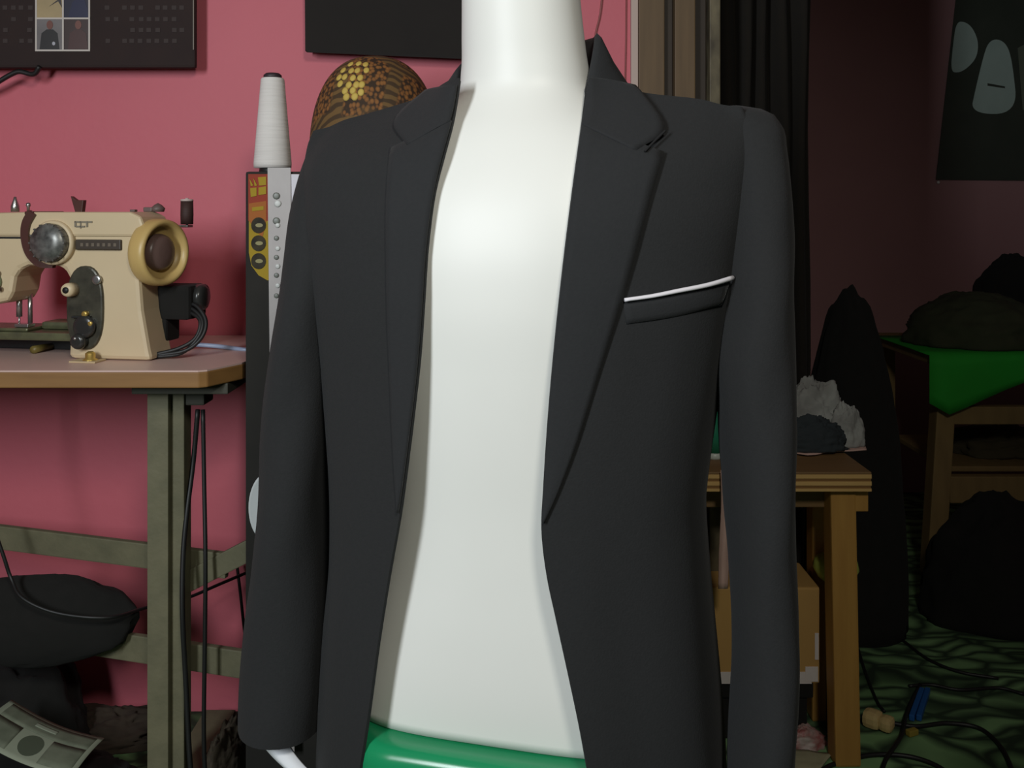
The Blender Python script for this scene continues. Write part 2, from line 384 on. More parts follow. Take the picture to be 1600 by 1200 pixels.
# lapels
Rin = [(edge(ER, y) + 0.0, y) for y in (195, 290, 390, 490, 590, 690, 770, 815)]
Rout = [(1004, 236), (1034, 240), (1010, 320), (985, 420), (952, 530), (917, 640), (884, 735), (850, 815)]
Rout = [(1034, 238), (1012, 315), (988, 405), (960, 500), (930, 595), (900, 690), (872, 765), (850, 815)]
strip('lapel', Rin, Rout, lapel_m, 0.0042)['label'] = 'right lapel with notch'
Lin = [(edge(EL, y), y) for y in (190, 290, 390, 490, 590, 690, 760, 800)]
Lout = [(612, 232), (606, 310), (606, 400), (608, 500), (612, 590), (616, 680), (620, 750), (624, 800)]
strip('lapel', Lin, Lout, lapel_m, 0.0034)
# collar leaf down to the notch (each side)
strip('collar_leaf', [(918, 128), (913, 165), (908, 197)], [(985, 132), (1034, 200), (990, 237)], lapel_m, 0.0050, n=20)
strip('collar_leaf', [(716, 138), (711, 168), (705, 192)], [(668, 146), (620, 190), (640, 228)], lapel_m, 0.0044, n=20)
# collar stand round the neck
rgs = []
A0, A1 = math.radians(66), math.radians(294)
for i in range(65):
    u = i / 64; a = A0 + (A1 - A0) * u                 # from image-right front round the back
    dg = math.degrees(a)
    hi = smooth_interp([66, 78, 95, 120, 180, 240, 265, 280, 294], [1.118, 1.152, 1.186, 1.190, 1.186, 1.176, 1.158, 1.138, 1.118], dg)
    fl_ = smooth_interp([58, 80, 100, 180, 260, 280, 302], [0.012, 0.026, 0.044, 0.050, 0.040, 0.026, 0.012], dg)
    lo_ = 1.116
    f_ = lambda r, h: L2W(0.013 + (0.079 + r) * math.sin(a), -0.006 + (0.073 + r) * math.cos(a), h)
    rgs.append([f_(-0.002, lo_ - .006), f_(-0.003, (lo_ + hi) / 2), f_(-0.002, hi - 0.004), f_(0.001, hi), f_(0.006, hi - 0.005), f_(fl_ * 0.42, hi * .58 + lo_ * .42), f_(fl_ * .8, hi * .22 + lo_ * .78), f_(fl_, lo_), f_(fl_ - .002, lo_ - 0.006)])
MB().loft(rgs, True, True, True).build('collar', lapel_m, jk)
# breast pocket: white piping and dark welt
def welt(pts, half, m, name, off, n=24):
    rgs = []
    for i in range(n + 1):
        u = i / n
        x = smooth_interp(range(len(pts)), [p[0] for p in pts], u * (len(pts) - 1)); y = smooth_interp(range(len(pts)), [p[1] for p in pts], u * (len(pts) - 1))
        hf = half(u) if callable(half) else half
        tp, bt = onj(x, y - hf, off), onj(x, y + hf, off); c = (tp + bt) / 2; nrm = (onj(x, y, off + 0.01) - onj(x, y, off)).normalized()
        ax = (tp - bt) / 2
        rgs.append([c + ax * math.cos(q) + nrm * (0.0025 * math.sin(q)) for q in [2 * math.pi * k / 10 for k in range(10)]])
    return MB().loft(rgs, True, True, True).build(name, m, jk)
welt([(973, 468), (1015, 462), (1055, 454), (1100, 445), (1138, 434)], lambda u: 3.0 + 1.0 * u, welt_white, 'pocket_piping', 0.0042)['label'] = 'white piping along the breast pocket'
strip('pocket_welt', [(974, 474), (1056, 460), (1138, 441)], [(978, 506), (1056, 494), (1128, 476)], lapel_m, 0.0013, n=16, k=4)
# front dart seams and the lapel edge stitching
def seam(pts, name='seam', off=0.0008, r=0.0006):
    n = len(pts); q = []
    for i in range((n - 1) * 8 + 1):
        s = i / 8
        q.append(onj(smooth_interp(range(n), [p[0] for p in pts], s), smooth_interp(range(n), [p[1] for p in pts], s), off))
    return MB().tube(q, r, 6).build(name, thread_dark, jk)
seam([(1002, 238), (1018, 222), (1033, 208)], 'notch_seam', 0.0075, 0.0012)
# sleeves: spans (y, left px, right px, depth, half depth)
def sleeve(name, spans, cap_top, n=60):
    ys = [s[0] for s in spans]; rgs = []
    for i in range(n + 1):
        y = ys[0] + (ys[-1] - ys[0]) * (i / n) ** 1.25
        l, r, d, hd = [smooth_interp(ys, [s[k] for s in spans], y) for k in range(1, 5)]
        A = P(l, y, d); B = P(r, y, d); c = (A + B) / 2; hw = (B.x - A.x) / 2
        dome = min(1, math.sqrt(max(0, 1 - (1 - min(1, (i + 0.15) / cap_top)) ** 2)))
        ring = []
        for k in range(36):
            a = 2 * math.pi * k / 36
            wob = 1 + 0.035 * math.sin(3 * a + y * 0.018) * min(1, max(0, (y - 350) / 200)) + 0.03 * noise.noise(Vector((math.cos(a) * 2, math.sin(a) * 2, y * 0.012)))
            ring.append(Vector((c.x + hw * wob * dome * sp(math.sin(a), 0.9), c.y - hd * wob * dome * sp(math.cos(a), 0.9) + (1 - dome) * 0.0, c.z)))
        rgs.append(ring)
    o = MB().loft(rgs, True, True, False).build(name, jacket_m, jk)
    inn = [[c + (p - c) * 0.93 for p in rg] for rg in rgs[-12:] for c in [sum(rg, Vector()) / len(rg)]]
    li = MB().loft(inn, True, True, False).build('sleeve_lining', lining_m, o); li.matrix_parent_inverse = Matrix.Identity(4)
    o2 = MB().loft([rgs[-1], inn[-1]], True).build('cuff_edge', jacket_m, o); o2.matrix_parent_inverse = Matrix.Identity(4)
    return o, rgs
slR, ringsR = sleeve('sleeve', [(166, 1118, 1176, 1.020, .020), (174, 1118, 1196, 1.018, .030), (194, 1120, 1215, 1.015, .042), (240, 1124, 1224, 1.010, .054), (300, 1126, 1229, 1.004, .064), (380, 1126, 1231, 0.996, .070), (480, 1122, 1232, 0.986, .073), (560, 1119, 1232, 0.978, .073), (640, 1126, 1232, 0.97, .072), (760, 1136, 1233, 0.962, .070), (900, 1145, 1235, 0.955, .067), (1070, 1150, 1236, 0.945, .064), (1200, 1143, 1232, 0.94, .062), (1290, 1139, 1229, 0.935, .06)], 2)
slL, ringsL = sleeve('sleeve', [(196, 512, 565, 1.130, .020), (204, 500, 572, 1.130, .030), (222, 491, 574, 1.130, .042), (260, 476, 572, 1.128, .054), (320, 460, 560, 1.125, .064), (400, 449, 550, 1.120, .072), (520, 432, 536, 1.118, .075), (650, 417, 526, 1.115, .072), (800, 405, 520, 1.11, .070), (1000, 386, 516, 1.10, .066), (1070, 379, 514, 1.096, .064), (1122, 375, 511, 1.093, .063)], 2)
# white cuff strip hanging out of the left sleeve
cs = [(416, 1138, 1.066), (428, 1166, 1.050), (444, 1188, 1.045), (468, 1212, 1.04), (500, 1238, 1.036)]
rg = []
for i, p in enumerate(curve([P(*q) for q in cs], 5)):
    wd = 0.017 - 0.003 * i / 20
    rg.append([p + Vector((-wd, 0.003, 0.004)), p + Vector((0, -0.003, 0.0)), p + Vector((wd, 0.002, -0.001)), p + Vector((wd, 0.005, -0.001)), p + Vector((0, 0.001, 0)), p + Vector((-wd, 0.006, 0.004))])
o = MB().loft(rg, True, True, True).build('cuff_strip', mat('white_tape_cloth', (0.80, 0.82, 0.86), 0.6), slL); o.matrix_parent_inverse = Matrix.Identity(4); o['label'] = 'white strip hanging out of the sleeve end'

# ------------------------------------------------------------------ green stool under the mannequin
st = thing('plastic_stool', 'green glossy plastic stool carrying the mannequin', 'stool', (0.0, 1.05, 0))
def rrect(hx, hy, r, z, n=8, c=(0.016, 1.042)):
    out = []
    for q, (sx, sy) in enumerate(((1, 1), (-1, 1), (-1, -1), (1, -1))):
        for k in range(n + 1):
            a = math.pi / 2 * (q + k / n)
            x = sx * (hx - r) + r * math.cos(a); y = sy * (hy - r) + r * math.sin(a)
            out.append(L2W(x, y, z, Vector(c)))
    return out
prof = [(0.170, 0.124, 0.395), (0.171, 0.125, 0.440), (0.170, 0.124, 0.450), (0.166, 0.120, 0.4575), (0.160, 0.114, 0.4600), (0.154, 0.108, 0.4605), (0.148, 0.102, 0.4600), (0.05, 0.04, 0.4600)]
MB().loft([rrect(a, b, min(0.06, b * .9), z) for a, b, z in prof], True, False, True).build('seat', green_pl, st)
for sx in (-1, 1):
    for sy in (-1, 1):
        a0 = L2W(sx * 0.120, sy * 0.097, 0.43, Vector((0.016, 1.042))); a1 = L2W(sx * 0.145, sy * 0.120, 0.0, Vector((0.016, 1.042)))
        MB().beam(a1, a0, 0.04, 0.04, 0.008, up=(1, 0, 0.01)).build('leg', green_pl, st)

# ------------------------------------------------------------------ sewing table
tb = thing('sewing_table', 'sewing table with pale laminate top, worn brown edge and grey iron stand', 'table', (-0.9, 1.65, 0))
TH = 0.75
outline = [(-1.75, 1.475), (-0.482, 1.475), (-0.470, 1.482), (-0.436, 1.552), (-0.433, 1.570), (-0.433, 1.895), (-1.75, 1.895)]
def slab(o_, z0, z1):
    n = len(o_)
    return MB().add([(x, y, z0) for x, y in o_] + [(x, y, z1) for x, y in o_], [tuple(range(n))[::-1], tuple(range(n, 2 * n))] + [(i, (i + 1) % n, (i + 1) % n + n, i + n) for i in range(n)])
slab(outline, TH - 0.027, TH - 0.0025).build('board', edge_m, tb, bevel=0.002)
slab([(x + (0.001 if x < -1 else -0.001), y + (0.001 if y < 1.7 else -0.001)) for x, y in outline], TH - 0.0025, TH).build('laminate', top_m, tb)
lx0, lx1, ld_ = xf(230, 1.56), xf(283, 1.56), 1.56
MB().box((lx0, ld_, 0.03), (lx0 + 0.034, ld_ + 0.03, TH - 0.027), 0.001).box((lx0, ld_ + 0.006, 0.03), (lx0 + 0.006, ld_ + 0.05, TH - 0.027), 0.001).box((lx0 + 0.034, ld_ + 0.014, 0.03), (lx1, ld_ + 0.05, TH - 0.027), 0.002).build('leg', iron, tb)
o = MB().box((-1.60, 1.58, 0.03), (-1.55, 1.63, TH - 0.027), 0.002).build('leg', iron, tb)
for x in (-0.565, -1.575): MB().box((x - 0.03, 1.50, 0.0), (x + 0.03, 1.86, 0.03), 0.003).build('foot', iron, tb)
MB().beam((-1.50, 1.868, 0.425), (-0.475, 1.600, 0.405), 0.012, 0.042).build('stretcher', iron, tb)
MB().beam((-1.50, 1.868, 0.262), (-0.442, 1.600, 0.240), 0.012, 0.046).build('stretcher', iron, tb)
MB().beam(P(262, 925, 1.62), P(396, 856, 1.59), 0.012, 0.034).build('brace', iron, tb)
MB().box((lx0 - 0.01, 1.52, TH - 0.045), (-0.45, 1.86, TH - 0.0275), 0.002).build('bracket', mat('dark_iron', (0.05, 0.048, 0.035), 0.7), tb)
MB().box((xf(283, 1.6), 1.58, TH - 0.075), (xf(325, 1.6), 1.63, TH - 0.0455), 0.003).build('bracket_block', mat('dark_iron', (0.05, 0.048, 0.035), 0.7), tb)

# ------------------------------------------------------------------ sewing machine (local frame: +x right, -y to the viewer, z up)
MZ = 1.62; PPM = F / MZ
sm_loc = Vector((xf(190, MZ), MZ, TH))
sm = thing('sewing_machine', 'old cream domestic sewing machine with a big yellowed handwheel on the sewing table', 'sewing machine', sm_loc, rz=math.radians(-9))
yb = HY + F * (CH - TH) / MZ
def ml(px, py): return ((px - 190) / PPM / math.cos(math.radians(9)), (yb - py) / PPM)
def arc(cx, cy, r, a0, a1, n=6): return [(cx + r * math.cos(math.radians(a0 + (a1 - a0) * k / n)), cy + r * math.sin(math.radians(a0 + (a1 - a0) * k / n))) for k in range(n + 1)]
def mpart(mb, name, m, parent=None, **k):
    o = mb.build(name, m, None, **k); o.parent = parent or sm; return o
ax0 = -0.29
def mlp(l): return [ml(*q) for q in l]
# body silhouette (pillar + arm + head), y down pixels
body_px = [(-60, 345), (-60, 470), (-5, 476), (26, 470), (34, 455), (38, 432)] + [(46, 420), (60, 414), (108, 414), (121, 420), (128, 432)] + [(131, 470), (128, 550), (131, 556), (262, 556), (258, 540), (247, 480), (242, 420), (246, 360), (240, 345)]
mpart(MB().prism(mlp(body_px), -0.045, 0.030), 'casting', cream, bevel=0.010)
top_px = [(-60, 369), (-60, 340), (-54, 334), (60, 331), (230, 331), (247, 338), (251, 350), (250, 369)]
mpart(MB().prism(mlp(top_px), -0.049, 0.034), 'top_cover', cream, bevel=0.008)
seam_z = ml(0, 371)[1]
mpart(MB().box((ml(-60, 0)[0], -0.0455, seam_z - 0.0016), (ml(58, 0)[0], 0.028, seam_z + 0.0016)), 'cover_gap', black_m)
# brown band round the arm: swings forward along its lower end
bnd = curve([Vector((ml(72, 332)[0], -0.051, ml(72, 332)[1])), Vector((ml(62, 350)[0], -0.051, ml(62, 350)[1])), Vector((ml(60, 372)[0], -0.050, ml(60, 372)[1])), Vector((ml(66, 395)[0], -0.049, ml(66, 395)[1])), Vector((ml(82, 411)[0], -0.048, ml(82, 411)[1])), Vector((ml(104, 414)[0], -0.046, ml(104, 414)[1]))], 6)
rg = []
for i, p in enumerate(bnd):
    t_ = (bnd[min(i + 1, len(bnd) - 1)] - bnd[max(i - 1, 0)]).normalized(); nn = t_.cross(Vector((0, 1, 0))).normalized() * (0.0075 * (1 - 0.55 * (i / (len(bnd) - 1)) ** 2))
    rg.append([p - nn, p - nn + Vector((0, -0.003, 0)), p + nn + Vector((0, -0.003, 0)), p + nn, p + nn + Vector((0, 0.006, 0)), p - nn + Vector((0, 0.006, 0))])
mpart(MB().loft(rg, True, True, True, smooth=False), 'trim_band', brown_pl)
mpart(MB().box((ml(58, 0)[0], -0.0505, ml(0, 332)[1] - .004), (ml(72, 0)[0], 0.0350, ml(0, 330)[1]), 0.002), 'trim_band', brown_pl)
# stitch selector dial
cx, cz = ml(107, 378)
bez = mpart(MB().lathe([(0.037, 0), (0.037, 0.008), (0.033, 0.011), (0.031, 0.009)], (cx, -0.046, cz), '-Y', 36), 'dial_bezel', cream)
o = mpart(MB().lathe([(0.0315, 0.004), (0.0315, 0.020), (0.029, 0.025), (0.012, 0.028), (0.001, 0.0285)], (cx, -0.046, cz), '-Y', 36), 'stitch_dial', dial_m)
kk = MB()
for k in range(16):
    a = 2 * math.pi * k / 16
    kk.box((-0.0012, -0.0705, 0.026), (0.0012, -0.060, 0.0322), 0, Matrix.Translation((cx, 0, cz)) @ Matrix.Rotation(a, 4, 'Y'))
mpart(kk, 'dial_grip', dial_m, o)
# name plate and slot panel
a0, a1 = ml(142, 389), ml(216, 373)
pl_ = mpart(MB().box((a0[0], -0.0505, a0[1]), (a1[0], -0.044, a1[1]), 0.002), 'slot_panel', mat('dark_brown_panel', (0.045, 0.032, 0.022), 0.5))
for k in range(7):
    x = a0[0] + 0.010 + k * 0.0098
    mpart(MB().box((x, -0.0512, a0[1] + 0.006), (x + 0.005, -0.0502, a0[1] + 0.0115)), 'slot_mark', mat('panel_mark', (0.14, 0.11, 0.08), 0.6), pl_)
for (u0, v0, u1, v1) in ((141, 345, 160, 347.5), (143, 352, 158, 354.5), (141, 345, 144, 354), (150, 345, 152, 356), (162, 345, 170, 347.5), (160, 345, 163, 354)):
    a_, b_ = ml(u0, v1), ml(u1, v0)
    mpart(MB().box((a_[0], -0.0506, a_[1]), (b_[0], -0.0490, b_[1])), 'emblem_stroke', mat('grey_emblem', (0.22, 0.19, 0.14), 0.5))
# handwheel: axis along +x
wx, wz = ml(244, 393); WM = Matrix.Translation((wx, -0.012, wz)) @ Matrix.Rotation(math.radians(-15), 4, 'Z')
wheel = mpart(MB().lathe([(0.030, 0.0), (0.050, 0.001), (0.0545, 0.006), (0.0560, 0.014), (0.0555, 0.026), (0.0540, 0.033), (0.0500, 0.0355), (0.0460, 0.034), (0.0435, 0.028), (0.0420, 0.018), (0.0300, 0.016)], (0, 0, 0), 'X', 44, WM), 'handwheel', cream_y)
mpart(MB().lathe([(0.031, 0.010), (0.031, 0.019), (0.029, 0.026), (0.024, 0.030), (0.010, 0.0315), (0.001, 0.032)], (0, 0, 0), 'X', 36, WM), 'hub_knob', hub_m, wheel)
mpart(MB().lathe([(0.036, -0.010), (0.036, 0.004)], (wx, -0.012, wz), 'X', 30), 'wheel_collar', brown_pl)
# lower control panel
ov = []
for k in range(32):
    a = 2 * math.pi * k / 32
    ov.append(ml(157 + 30 * sp(math.cos(a), 0.85), 477 - 64 * sp(math.sin(a), 0.75)))
pan = mpart(MB().prism(ov, -0.0505, -0.040), 'control_panel', mat('mottled_dark_panel', (0.035, 0.034, 0.026), 0.35, (0.09, 0.085, 0.06), 50, 0.5, metal=0.3), bevel=0.003)
def knob(px, py, r, l, m, name, parent=pan, inner=None):
    x, z = ml(px, py)
    o = mpart(MB().lathe([(r, 0), (r, l * .7), (r * .85, l * .95), (r * .5, l), (0.0005, l)], (x, -0.0500, z), '-Y', 22), name, m, parent)
    if inner: mpart(MB().lathe([(r * .45, l), (r * .45, l + 0.002), (0.0004, l + 0.002)], (x, -0.0500, z), '-Y', 16), name + '_centre', inner, None)
knob(139, 449, 0.0115, 0.020, cream, 'stitch_length_knob', pan, black_m)
knob(178, 434, 0.008, 0.004, steel, 'chrome_stud')
knob(161, 486, 0.0055, 0.008, brass, 'brass_screw')
knob(171, 500, 0.005, 0.010, brass, 'brass_screw')
knob(160, 505, 0.019, 0.010, blk_gloss, 'feed_dial')
knob(153, 527, 0.013, 0.016, blk_gloss, 'feed_lever_boss')
knob(151, 522, 0.003, 0.0175, steel, 'chrome_pin')
a_, b_ = ml(140, 492), ml(170, 489)
mpart(MB().box((a_[0], -0.058, a_[1]), (b_[0], -0.0505, b_[1]), 0.001), 'lever_slot', black_m, pan)
# brass hinge foot
x, z = ml(174, 549)
mpart(MB().lathe([(0.012, 0.0), (0.012, 0.004), (0.008, 0.006), (0.008, 0.014), (0.004, 0.017), (0.0005, 0.017)], (x, -0.062, 0.0), 'Z', 18), 'brass_foot', brass)
mpart(MB().box((x - 0.028, -0.078, 0.0), (x + 0.018, -0.046, 0.003), 0.001), 'foot_plate', mat('cream_plate', (0.5, 0.38, 0.22), 0.5))
# bed at the left and needle head
bx0, bx1 = ml(-70, 0)[0], ml(132, 0)[0]
mpart(MB().box((bx0, -0.020, 0.026), (bx1, 0.070, 0.040), 0.003), 'bed', bed_m)
mpart(MB().box((bx0, 0.055, 0.0), (bx1, 0.068, 0.026), 0.002), 'bed_base', black_m)
mpart(MB().box((bx0, -0.015, 0.040), (ml(40, 0)[0], 0.060, 0.046), 0.003), 'bed_plate', bed_m)
mpart(MB().box((ml(40, 0)[0], 0.02, 0.040), (ml(126, 0)[0], 0.07, 0.054), 0.006), 'bed_rear', bed_m)
x, z = ml(16, 470)
mpart(MB().tube([(x, 0, z + 0.01), (x, 0, 0.064)], 0.005, 10).tube([(x, 0, 0.066), (x, 0, 0.046)], 0.0016, 8), 'needle_bar', steel)
mpart(MB().tube([(x + 0.012, 0.012, z + 0.01), (x + 0.012, 0.012, 0.052)], 0.004, 10).box((x - 0.004, -0.008, 0.0465), (x + 0.022, 0.012, 0.052), 0.001), 'presser_foot', steel)
knob(12, 426, 0.005, 0.007, brown_pl, 'head_screw', sm); knob(17, 450, 0.004, 0.006, brown_pl, 'head_screw', sm)
x, z = ml(3, 440)
mpart(MB().lathe([(0.016, 0), (0.016, 0.005), (0.010, 0.006), (0.0005, 0.006)], (x, -0.045, z), '-Y', 22), 'tension_disc', mat('green_disc', (0.16, 0.19, 0.10), 0.4))
# things on the top
topz = ml(0, 331)[1]
x = ml(117, 0)[0]
mpart(MB().prism([(x - 0.012, topz + 0.027), (x - 0.002, topz + 0.020), (x + 0.012, topz + 0.020), (x + 0.009, topz - 0.002), (x - 0.003, topz - 0.002)], -0.004, 0.006), 'lever', brown_pl, bevel=0.001)
x = ml(25, 0)[0]
mpart(MB().lathe([(0.0025, 0), (0.0025, 0.008), (0.0042, 0.011), (0.0035, 0.015), (0.0005, 0.016)], (x, 0.01, topz), 'Z', 14), 'thread_post', steel)
x = ml(2, 0)[0]
mpart(MB().lathe([(0.007, 0), (0.007, 0.010), (0.0035, 0.020), (0.002, 0.026), (0.0004, 0.026)], (x, 0.01, topz), 'Z', 14), 'thread_guide', steel)
x = ml(235, 0)[0]
mpart(MB().lathe([(0.010, 0), (0.012, 0.006), (0.006, 0.012), (0.0005, 0.015)], (x, 0.03, topz), 'Z', 16).box((x - 0.022, 0.02, topz), (x - 0.006, 0.04, topz + 0.008), 0.002), 'bobbin_winder', mat('dull_winder', (0.13, 0.09, 0.08), 0.5))
mpart(MB().box((ml(198, 0)[0], 0.01, topz), (ml(206, 0)[0], 0.02, topz + 0.004), 0.001), 'bobbin_stop', mat('dull_winder', (0.13, 0.09, 0.08), 0.5))
# spool standing on a rear pin
x, z = ml(277, 350)
spool_m = mat('dark_brown_thread', (0.030, 0.012, 0.010), 0.7, (0.05, 0.02, 0.016), 60, 0.6, stretch=(1, 1, 20))
wsp = sm.matrix_world
sx_ = x - 0.006; 
mpart(MB().tube([(sx_, 0.055, ml(0, 355)[1]), (sx_, 0.055, ml(0, 309)[1])], 0.002, 8).box((ml(240, 0)[0], 0.045, ml(0, 356)[1]), (sx_ + 0.006, 0.065, ml(0, 352)[1]), 0.001), 'spool_pin', steel)
sp_o = thing('thread_spool', 'small spool of dark brown thread on the pin behind the handwheel', 'spool', sm_loc, rz=math.radians(-9))
def spart(mb, n, m): o = mb.build(n, m); o.parent = sp_o; return o
spart(MB().lathe([(0.0105, ml(0, 351)[1]), (0.0110, ml(0, 335)[1]), (0.0105, ml(0, 314)[1])], (sx_, 0.055, 0), 'Z', 20), 'thread', spool_m)
spart(MB().lathe([(0.0108, ml(0, 314)[1]), (0.0108, ml(0, 311)[1]), (0.003, ml(0, 310.5)[1]), (0.003, ml(0, 309)[1])], (sx_, 0.055, 0), 'Z', 20), 'spool_end', mat('pale_spool_end', (0.55, 0.45, 0.42), 0.5))
# motor under the wheel, belt cover and leads
x0, x1 = ml(232, 0)[0], ml(302, 0)[0]
mo = mpart(MB().box((x0, 0.010, ml(0, 500)[1]), (x1 - 0.006, 0.075, ml(0, 446)[1]), 0.008), 'motor', cloth_blk)
mpart(MB().lathe([(0.022, 0.0), (0.022, 0.012), (0.014, 0.016), (0.0005, 0.016)], (x1 - 0.008, 0.045, ml(0, 466)[1]), 'X', 22), 'motor_end', blk_gloss, mo)
mpart(MB().box((x0 - 0.004, 0.012, ml(0, 535)[1]), (x0 + 0.028, 0.06, ml(0, 498)[1]), 0.005), 'motor_bracket', cloth_blk, mo)
lw = MB()
for k, (dx, dz) in enumerate(((0, 0), (0.006, 0.006), (-0.004, -0.006))):
    lw.tube(curve([(x1 - 0.035, 0.03, ml(0, 480)[1] + dz), (x1 - 0.005 + dx, 0.02, ml(0, 483)[1] + dz), (x1 + 0.018 + dx, 0.01, ml(0, 500)[1]), (x1 + 0.016 + dx, -0.002, ml(0, 525)[1]), (x1 - 0.008 + dx, -0.012, 0.010 + 0.004 * k), (x1 - 0.05, -0.02, 0.004 + .002 * k)], 6), 0.0034, 8)
mpart(lw, 'motor_leads', black_m, mo)
# small things on the table
tag(MB().tube(curve([P(300, 538, 1.70), P(340, 541, 1.70), P(392, 548, 1.685)], 4), 0.004, 8).build('blue_rod', mat('pale_blue', (0.30, 0.36, 0.50), 0.4)), 'thin pale blue rod on the table behind the machine', 'rod')
o = bpy.data.objects[-1] if False else None
def on_table(px, py): # point on the table top
    d = F * (CH - TH) / (py - HY); return Vector((xf(px, d), d, TH))
a = on_table(52, 553); b = on_table(102, 541)
tag(MB().tube([a + Vector((0, 0, .007)), a * .7 + b * .3 + Vector((0, 0, .007)), b + Vector((0, 0, .005))], [0.0068, 0.0060, 0.0035], 10).build('screwdriver_handle', mat('olive_handle', (0.16, 0.12, 0.03), 0.4)), 'short olive wooden tool lying on the sewing table', 'tool')
a = on_table(235, 556)
tag(MB().lathe([(0.010, 0), (0.012, 0.002), (0.008, 0.004), (0.0005, 0.0045)], a, 'Z', 14).build('dark_button', black_m), 'small flat dark button on the table before the machine', 'button')
# drop cables below the table
def cable(pts, r, label, m=black_m, n=6, name='cable', group=None):
    return tag(MB().tube(curve(pts, n), r, 7).build(name, m), label, 'cable', group)
cable([P(309, 640, 1.6), P(302, 720, 1.60), P(292, 800, 1.58), P(286, 870, 1.565), P(285, 960, 1.55), P(290, 1060, 1.55), P(296, 1180, 1.54), Vector((-0.50, 1.52, 0.005)), Vector((-0.46, 1.45, 0.005))], 0.0042, 'black cable hanging under the table close to the iron leg')
cable([P(317, 640, 1.6), P(319, 760, 1.59), P(321, 880, 1.57), P(320, 1000, 1.565), P(319, 1180, 1.56), Vector((-0.485, 1.55, 0.005)), Vector((-0.44, 1.47, 0.005))], 0.0036, 'thin black cable hanging straight down beside the black cabinet')
cable([P(-50, 595, 1.60), P(-40, 690, 1.60), P(-20, 790, 1.60), P(6, 870, 1.60), P(18, 905, 1.60), P(36, 935, 1.58), P(90, 958, 1.575), P(170, 965, 1.585), P(226, 950, 1.66), P(290, 935, 1.74), P(345, 912, 1.80), P(420, 880, 1.88)], 0.003, 'thin black cable sagging behind the iron stretchers')
cable([P(398, 1080, 1.85), P(384, 1000, 1.86), P(376, 930, 1.87), P(370, 880, 1.88)], 0.003, 'thin dark wire against the pink wall left of the sleeve', name='wall_wire')

# ------------------------------------------------------------------ black cabinet with things on it
CX0, CX1, CY0, CY1 = xf(383, 1.50), -0.08, 1.50, 1.84
ctop = CH + (HY - 268) / F * 1.50
cb = thing('black_cabinet', 'tall narrow black cabinet with a printed sticker, behind the left sleeve', 'cabinet', ((CX0 + CX1) / 2, (CY0 + CY1) / 2, 0))
MB().box((CX0, CY0, 0), (CX1, CY1, ctop), 0.004).build('case', cap_blk, cb)
def fq(px, py, d=1.4985): return P(px, py, d)
def flat(poly, d, th, m, name, parent):
    pts = [(P(x, y, d).x, P(x, y, d).z) for x, y in poly]
    return MB().prism(pts, d - th, d).build(name, m, parent)
def chaikin(p, n=3):
    for _ in range(n):
        p = [q for i in range(len(p)) for q in ((p[i][0] * .75 + p[(i + 1) % len(p)][0] * .25, p[i][1] * .75 + p[(i + 1) % len(p)][1] * .25), (p[i][0] * .25 + p[(i + 1) % len(p)][0] * .75, p[i][1] * .25 + p[(i + 1) % len(p)][1] * .75))]
    return p
def ell(cx, cy, rx, ry, n=20): return [(cx + rx * math.cos(2 * math.pi * k / n), cy + ry * math.sin(2 * math.pi * k / n)) for k in range(n)]
pr_r = mat('print_red', (0.30, 0.045, 0.025), 0.9, (0.25, 0.04, 0.02), 20, .7); pr_y = mat('print_yellow', (0.36, 0.25, 0.02), 0.9, (0.31, 0.21, 0.016), 20, .7); pr_o = mat('print_orange', (0.34, 0.11, 0.025), 0.9)
pr_k = mat('print_black', (0.015, 0.013, 0.011), 0.9, (0.05, 0.04, 0.02), 60, .5)
stk = flat([(388, 272), (470, 272), (470, 345), (388, 345)], 1.4995, 0.0006, pr_r, 'sticker', cb)
lab = [(389, 345), (470, 345), (470, 438), (418, 438), (404, 430), (393, 415), (389, 395)]
flat(lab, 1.4995, 0.0006, pr_y, 'sticker_lower', cb)
flat([(389, 318), (416, 314), (416, 345), (410, 372), (389, 345)], 1.4988, 0.0005, pr_o, 'sticker_band', cb)
for poly in ([(390, 279), (396, 290), (392, 291)], [(396, 278), (402, 290), (398, 291)], [(403, 277), (416, 276), (416, 289), (405, 290)], [(391, 294), (401, 293), (401, 306), (392, 308)], [(404, 293), (416, 291), (416, 303), (404, 305)], [(394, 324), (412, 322), (412, 328), (394, 330)]):
    flat(poly, 1.4982, 0.0006, pr_y, 'sticker_letter', cb)
for cy in (352, 380, 408):
    o = flat(ell(404, cy, 11.5, 12.5), 1.4982, 0.0006, pr_k, 'sticker_roundel', cb)
    flat(ell(405, cy, 6, 3.2, 12), 1.4974, 0.0004, mat('print_olive', (0.22, 0.19, 0.06), .5), 'roundel_mark', cb)
tag(flat([(443, 272), (505, 273), (500, 430), (436, 430)], 1.4970, 0.0008, mat('white_paper', (0.66, 0.64, 0.70), 0.7), 'paper_sheet', None), 'white sheet of paper stuck on the black cabinet beside the ruler', 'paper')
